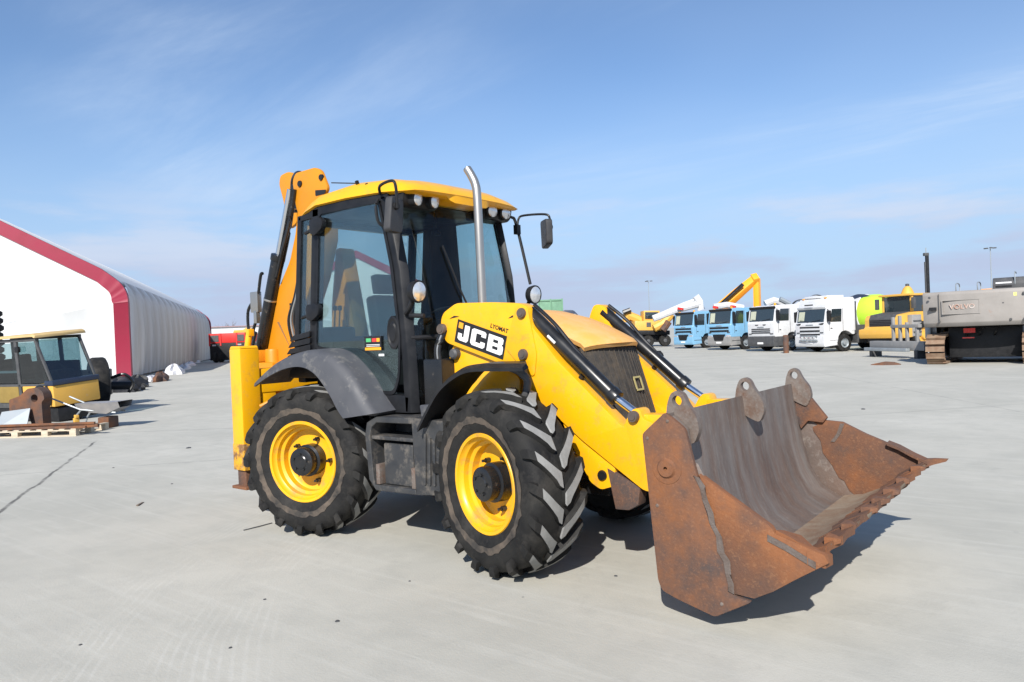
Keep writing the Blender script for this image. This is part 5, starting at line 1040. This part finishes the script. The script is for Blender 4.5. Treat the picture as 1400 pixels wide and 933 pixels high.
q = MB(); q.box(-1.9, 1.9, -.02, .3, .25, 2.08); q.build('mud_guard', BLK, rk, .05)
for x in (-1.4, 1.35): q = MB(); q.box(x-.2, x+.2, -.06, -.02, 1.80, 1.95); q.build('tail_lamp', LENS, rk)
yl = MB(); yl.prism(rpoly([(-1.0, 0), (1.1, 0), (1.0, .35), (.5, .55), (.1, .3), (-.9, .28)], .06), 'Y', -.5, .5); o = yl.build('yellow_attachment', VYE, None, .05); o.location = V(*rk.location)+V(.9, 1.5, 3.15); o.rotation_euler = (0, 0, R(38)); tag(o, 'yellow machine part lying on top of the red dump body', 'machine part')

# --- scrapped cab, pallet and scrap at the left
def at_ground(px, depth):
    p = dp_(px, 500, depth); p.z = 0; return p
vy = math.atan2(CR.y, CR.x)
SCH = vy-R(25)
sc = thing('scrapped_cab', at_ground(58, 19.3)-Matrix.Rotation(SCH, 3, 'Z')@V(.9, -.64, 0), SCH, 'scrapped loader cab with faded yellow roof behind the wooden pallet', 'machine cab')
c_ = MB()  # local x to the right of the picture (front), y away
FX, RX = 1.12, -2.3
for s, y in ((0, -.75), (1, .75)):
    c_.prism([(FX-.32, 2.2), (FX-.24, 2.2), (FX+.30, 1.0), (FX+.22, 1.0)], 'Y', y-.04, y+.04)
    c_.box(-.06, .06, y-.04, y+.04, .55, 2.2); c_.box(-1.12, -1.02, y-.04, y+.04, .8, 2.18); c_.box(RX, RX+.08, y-.04, y+.04, .8, 2.15)
    c_.box(RX, FX-.2, y-.045, y+.045, 2.12, 2.2); c_.box(RX, FX+.25, y-.04, y+.04, .93, 1.0)
c_.box(RX, FX, -.75, .75, .35, .6); cb_ = c_.build('cab_frame', DGR, sc, .015)
q = MB(); q.loft([[V(x, -.9, z), V(x, -.86, z+.07), V(x, .86, z+.10), V(x, .9, z+.02)] for x, z in ((RX-.1, 2.17), (-.5, 2.22), (FX-.2, 2.24), (FX-.1, 2.20))]); q.build('cab_roof', mat('faded_roof', (.50, .36, .16), .7, 0, (.40, .28, .13), .4, 3), sc, .02)
q = MB(); q.box(FX-1.0, FX+.33, -.80, .80, .40, .95); q.build('front_panel', VYE, sc, .04); q = MB(); q.box(-1.0, -.08, -.79, -.75, .5, .95); q.build('door_panel', mat('shaded_ochre', (.25, .17, .04), .6), sc, .02)  # door panel colour darkened to carry the shade on the cab side
q = MB(); q.box(FX+.0, FX+.36, -.82, .82, .95, 1.08); q.build('sill', NAVY, sc, .03)
q = MB(); q.add([(FX+.26, -.72, 1.02), (FX+.26, .72, 1.02), (FX-.26, .72, 2.16), (FX-.26, -.72, 2.16)], [(0, 1, 2, 3)]); q.build('windscreen', SCG, sc, smooth=0)
for x0, x1 in ((.08, FX-.3), (-1.0, -.08), (RX+.1, -1.14)):
    q = MB(); q.add([(x0, -.76, 1.02), (x1+(.45 if x1 > .5 else 0), -.76, 1.02), (x1, -.76, 2.1), (x0, -.76, 2.1)], [(0, 1, 2, 3)]); q.build('side_glass', SCG, sc, smooth=0)
    q = MB(); q.add([(x0, .76, 1.02), (x1, .76, 1.02), (x1, .76, 2.1), (x0, .76, 2.1)], [(0, 1, 2, 3)]); q.build('side_glass', SCG, sc, smooth=0)
q = MB(); q.box(-.9, -.3, -.3, .3, .6, 1.05); q.box(-.95, -.75, -.28, .28, 1.0, 1.75); q.build('seat', INT, sc, .06); q = MB(); q.box(.55, .95, -.4, .4, .6, 1.3); q.build('dashboard', INT, sc, .06); q = MB(); q.box(-1.0, -.1, -.74, -.70, 1.30, 1.36); q.build('grab_bar', SHEET, sc); q = MB(); q.box(.10, .26, -.9, -.8, 1.85, 2.0); q.build('mirror', BLK, sc, .02)
for a in ([(.55, -.82, .68), (.75, -.83, .9), (1.05, -.83, .93), (1.2, -.83, .7)], [(1.2, -.83, .95), (1.35, -.84, .7), (1.3, -.84, .45)]): q = MB(); q.tube(smoothpath(a), .03, 8); q.build('loose_hose', CYL, sc)
q = MB(); q.box(-2.2, FX+.3, -.7, .7, 0, .36); q.build('base', BLK, sc, .03)
sc.rotation_euler = (R(4), 0, SCH); sc.location.z = .05; sc.scale = (.95, .80, 1)
# pallet
pal = thing('wooden_pallet', gp(52, 598), vy-R(6), 'pale wooden pallet carrying rusty steel bars beside the scrapped cab', 'pallet')
for y in (.06, .55, 1.04):
    for x in (-1.25, -.55, .15, .80): q = MB(); q.box(x-.075, x+.075, y-.06, y+.06, .022, .115); q.build('block', WOOD, pal, .004)
    q = MB(); q.box(-1.35, .88, y-.06, y+.06, .0, .022); q.build('bottom_board', WOOD, pal)
    q = MB(); q.box(-1.35, .88, y-.06, y+.06, .115, .14); q.build('stringer_board', WOOD, pal)
for k in range(9): x = -1.3+.265*k; q = MB(); q.box(x-.06, x+.06, 0, 1.1, .141, .163); q.build('deck_board', WOOD, pal, .003)
PL = V(*pal.location); PR = Matrix.Rotation(vy-R(6), 3, 'Z')
def on_pal(x, y, z): return PL+PR@V(x, y, z)
for k, (y, z, x0, x1, w_, l) in enumerate(((.05, .163, -1.6, 1.1, .05, 'square rusty steel bar along the front edge of the pallet'), (.16, .163, -1.5, 1.28, .07, 'thick rusty steel bar, second from the front edge of the pallet'), (.30, .163, -1.4, 1.0, .05, 'thin rusty steel bar, third from the front edge of the pallet'), (.12, .233, -1.7, 1.22, .05, 'rusty angle bar lying on top of the other bars on the pallet'))):
    q = MB(); q.box(x0, x1, -w_/2, w_/2, 0, w_); o = q.build('steel_bar', RUSTO if k % 2 else RUST, None, .006); o.location = on_pal(0, y, z); o.rotation_euler = (0, 0, vy-R(6)+R((-1.2, .9, -.5, 1.4)[k])); tag(o, l, 'steel bar', 'steel bars on the pallet')
# rusty bracket
q = MB(); poly = rpoly([(-.9, .0), (-.9, .62), (-.62, .70), (-.40, .86), (-.16, .88), (-.02, .78), (.02, .62), (-.06, .55), (-.04, .0), (-.32, .0), (-.42, .3), (-.62, .33), (-.62, .0)], .05, 3); holed(q, rpoly([(-.9, .3), (-.9, .62), (-.62, .70), (-.40, .86), (-.16, .88), (-.02, .78), (.02, .62), (-.06, .55), (-.04, .0), (-.32, .0), (-.42, .3)], .04, 3), (-.24, .64), .09, 'Y', -.12, .12)
o = q.build('rusty_bracket', RUST, None, smooth=30); o.location = on_pal(-.32, .75, .16); o.rotation_euler = (0, 0, vy-R(10)); tag(o, 'hooked rusty steel bracket with a round hole standing on the pallet', 'bracket')
q = MB(); q.add([(-.7, 0, 0), (.0, 0, 0), (-.06, .25, .42), (-.7, .25, .36), (-.7, .02, 0), (.0, .02, 0), (-.06, .27, .42), (-.7, .27, .36)], [(0, 1, 2, 3), (4, 7, 6, 5), (0, 4, 5, 1), (1, 5, 6, 2), (2, 6, 7, 3), (3, 7, 4, 0)]); o = q.build('sheet_metal', SHEET); o.location = on_pal(-.55, .35, .165); o.rotation_euler = (0, 0, vy); tag(o, 'grey sheet of metal leaning on the hooked rusty bracket', 'metal sheet')
# wheelbarrow lying behind the bars
wb = thing('wheelbarrow', on_pal(.30, 1.5, 0), vy-R(4), 'grey steel wheelbarrow tray with bent handles lying behind the pallet', 'wheelbarrow')
q = MB(); q.loft([[V(x, -w_, z), V(x, w_, z), V(x, w_*.75, z-d), V(x, -w_*.75, z-d)] for x, w_, z, d in ((-.35, .26, .60, .10), (0, .32, .60, .22), (.4, .34, .60, .26), (.72, .30, .62, .14))], True, False); q.build('tray', mat('barrow_steel', (.30, .30, .31), .5, .4, (.4, .38, .36), .5, 4), wb, smooth=25)
for s in (-1, 1): q = MB(); q.tube([(.6, s*.2, .36), (-.2, s*.27, .46), (-.85, s*.3, .74)], .02, 8); q.build('handle', SHEET, wb); q = MB(); q.tube(smoothpath([(-.2, s*.24, .46), (-.38, s*.24, .25), (-.42, s*.24, .05), (-.2, s*.24, .02)]), .022, 8); q.build('leg', SHEET, wb)
q = MB(); q.box(.15, .42, -.2, .2, .0, .26); q.build('rest_block', RUST, wb, .03)
q = MB(); q.box(-.06, .04, -.05, .05, 0, .13); q.box(-.03, .07, -.04, .03, .131, .2); o = q.build('yellow_block', VYE, None, .01); o.location = on_pal(.72, .25, .235); tag(o, 'small yellow block sitting on the rusty bars', 'block')
# black axle with big tyre behind the cab
axl = thing('scrap_axle', at_ground(136, 24), vy+R(25), 'scrap axle with a big black tyre standing between the cab and the tent', 'axle')
for x, w_, r in ((-.05, .5, .80),):
    q = MB(); q.lathe([(r*.5, -w_/2), (r*.85, -w_/2), (r*.96, -w_*.42), (r, -w_*.3), (r, w_*.3), (r*.96, w_*.42), (r*.85, w_/2), (r*.5, w_/2)], (x, 0 if x < 0 else .9, r), (.9, .2, 0), 30); t = q.build('tyre', RUB, axl)
    q = MB(); q.lathe([(r*.52, w_*.45), (r*.3, w_*.2), (0, w_*.25)], (x, 0 if x < 0 else .9, r), (.9, .2, 0), 24); q.build('rim', BLK, t)
q = MB(); q.box(-1.4, .3, .2, .9, .35, 1.2); q.cyl((-.8, .3, .7), (.9, .6, .6), .14); q.build('axle_beam', BLK, axl, .04)
q = MB(); q.tube(smoothpath([(.3, .2, .9), (.7, .1, 1.0), (.95, .1, .7), (.8, .1, .4)]), .05, 8); q.build('loose_hose', CYL, axl)
q = MB(); q.box(-2.0, .8, .70, .74, .95, 1.5); q.box(RX, RX+.05, -.7, .7, .6, 1.6); q.build('dark_rear_wall', INT, sc)  # dark panels added to hide the bright tent and darken the cab interior
q = MB(); q.tube(smoothpath([(.6, -.3, 1.3), (.5, -.1, 1.45), (.5, .2, 1.45), (.62, .35, 1.3)]), .02, 8); q.build('steering_rim', INT, sc)
# rubbish along the tent wall
def lump(px, py, sx, sy, sz, mt, label, cat, nm, grp=None, rz=0):
    q = MB(); n = 14; rr = []
    ph = [random.uniform(0, 6) for _ in range(6)]
    for k in range(8):
        t = k/7; z = math.sin(t*math.pi/2); w_ = math.cos(t*math.pi/2)
        rr.append([V(sx*w_*math.cos(a)*(1+.25*math.sin(3*a+ph[0])+.15*math.sin(7*a+ph[1]+k)), sy*w_*math.sin(a)*(1+.2*math.sin(2*a+ph[2])+.15*math.sin(5*a+k)), sz*z*(1+.2*math.sin(4*a+ph[3]))) for a in [2*math.pi*i/n for i in range(n)]])
    q.loft(rr); o = q.build(nm, mt, None, smooth=25); o.location = gp(px, py); o.rotation_euler = (0, 0, rz); return tag(o, label, cat, grp)
lump(207, 521, .95, .35, .28, TARP, 'flat crumpled white plastic sheet on the ground by the tent corner', 'plastic sheet', 'plastic_sheet', None, axd)
lump(238, 512, .9, .6, .62, TARP, 'rounded white bundle of plastic at the foot of the tent wall', 'bundle', 'plastic_bundle', None, axd)
for k, px in enumerate((252, 259, 266, 274)): lump(px, 505-.62*(px-252), 2.6, .5, .4, TARP, 'long low roll of white plastic along the foot of the tent wall', 'plastic roll', 'plastic_roll', 'plastic rolls along the tent', axd)
lump(192, 529, .25, .15, .3, TWH, 'small white scrap standing among dark rubbish by the tent corner', 'scrap', 'white_scrap')
for k, (px, py, a, b, h) in enumerate(((168, 535, 1.4, .7, .55), (178, 530, 1.2, .6, .42), (188, 524, .9, .5, .4))): lump(px, py, a, b, h, BLK, ('largest dark rubbish heap, right beside the scrap axle', 'middle dark rubbish heap between two others by the tent', 'smallest dark rubbish heap, right at the crimson tent corner')[k], 'rubbish', 'rubbish_heap', 'dark rubbish by the tent corner')
lump(220, 521, 1.6, .4, .45, RUST, 'brown rubbish pile against the shaded tent wall', 'rubbish', 'rubbish_pile', None, axd)
# stack of old tyres at the edge
ORD = 'lowest second third fourth fifth sixth seventh eighth ninth tenth eleventh twelfth topmost'.split()
for k in range(13):
    q = MB(); q.lathe([(.28, -.12), (.42, -.13), (.52, -.06), (.52, .06), (.42, .13), (.28, .12)], (0, 0, 0), (0, 0, 1), 28); o = q.build('old_tyre', RUB); o.location = at_ground(-16, 27)+V(.03*math.sin(k*2), .03*math.cos(k*3), .14+.52*k if False else .14+.265*k)
    tag(o, ORD[k]+' old black tyre, counted from the ground, of the stack behind the scrapped cab', 'tyre', 'stack of old tyres')
# little things on the concrete
q = MB(); q.box(-.10, .10, -.012, .012, 0, .012, Matrix.Rotation(R(3), 3, 'Y')); o = q.build('stick', BARK); a, b = gp(184, 695), gp(199, 685); o.location = (a+b)/2; o.rotation_euler = (0, 0, math.atan2((b-a).y, (b-a).x)); tag(o, 'short dark stick lying on the concrete behind the rear wheel', 'stick')
a, b = gp(333, 726), gp(372, 716); q = MB(); q.tube([a+V(0, 0, .006), (a+b)/2+V(.01, 0, .008), b+V(0, 0, .006)], .005, 6); o = q.build('thin_rod', DGR); tag(o, 'thin dark rod lying on the concrete beside the rear tyre', 'rod')
k = 0
for px, py, r_, l in ((461, 850, .014, 'round dark stone chip on open concrete out in front of the step box'), (362, 820, .01, 'tiny dark stone chip between the curved tyre tracks and the rear wheel'), (110, 882, .01, 'tiny dark stone chip lying among the curved tyre tracks'), (315, 886, .01, 'tiny dark stone chip lying among the curved tyre tracks'), (235, 662, .014, 'dark stone chip on the concrete near the short dark stick'), (258, 613, .035, 'flat dark chip on the concrete beside the rear stabiliser leg'), (812, 692, .016, 'small stone chip in the shade behind the front wheel'), (842, 788, .012, 'small stone chip between the front wheel and the bucket'), (1180, 560, .035, 'flat dark chip on the concrete beyond the bucket'), (560, 795, .009, 'tiny stone chip on the concrete beside the front tyre'), (155, 640, .014, 'stone chip beside the long crack in the concrete')):
    q = MB(); q.lathe([(0, 0), (r_, 0), (r_*.9, r_*.4), (r_*.3, r_*.6), (0, r_*.6)], (0, 0, 0), (0, 0, 1), 6); q.v = [(x*(1+.4*random.random()), y*(1+.4*random.random()), z) for x, y, z in q.v]; o = q.build('pebble', DGR, None, smooth=0); o.location = gp(px, py); o.rotation_euler = (0, 0, random.random()*6); tag(o, l, 'stone', 'loose stone chips')
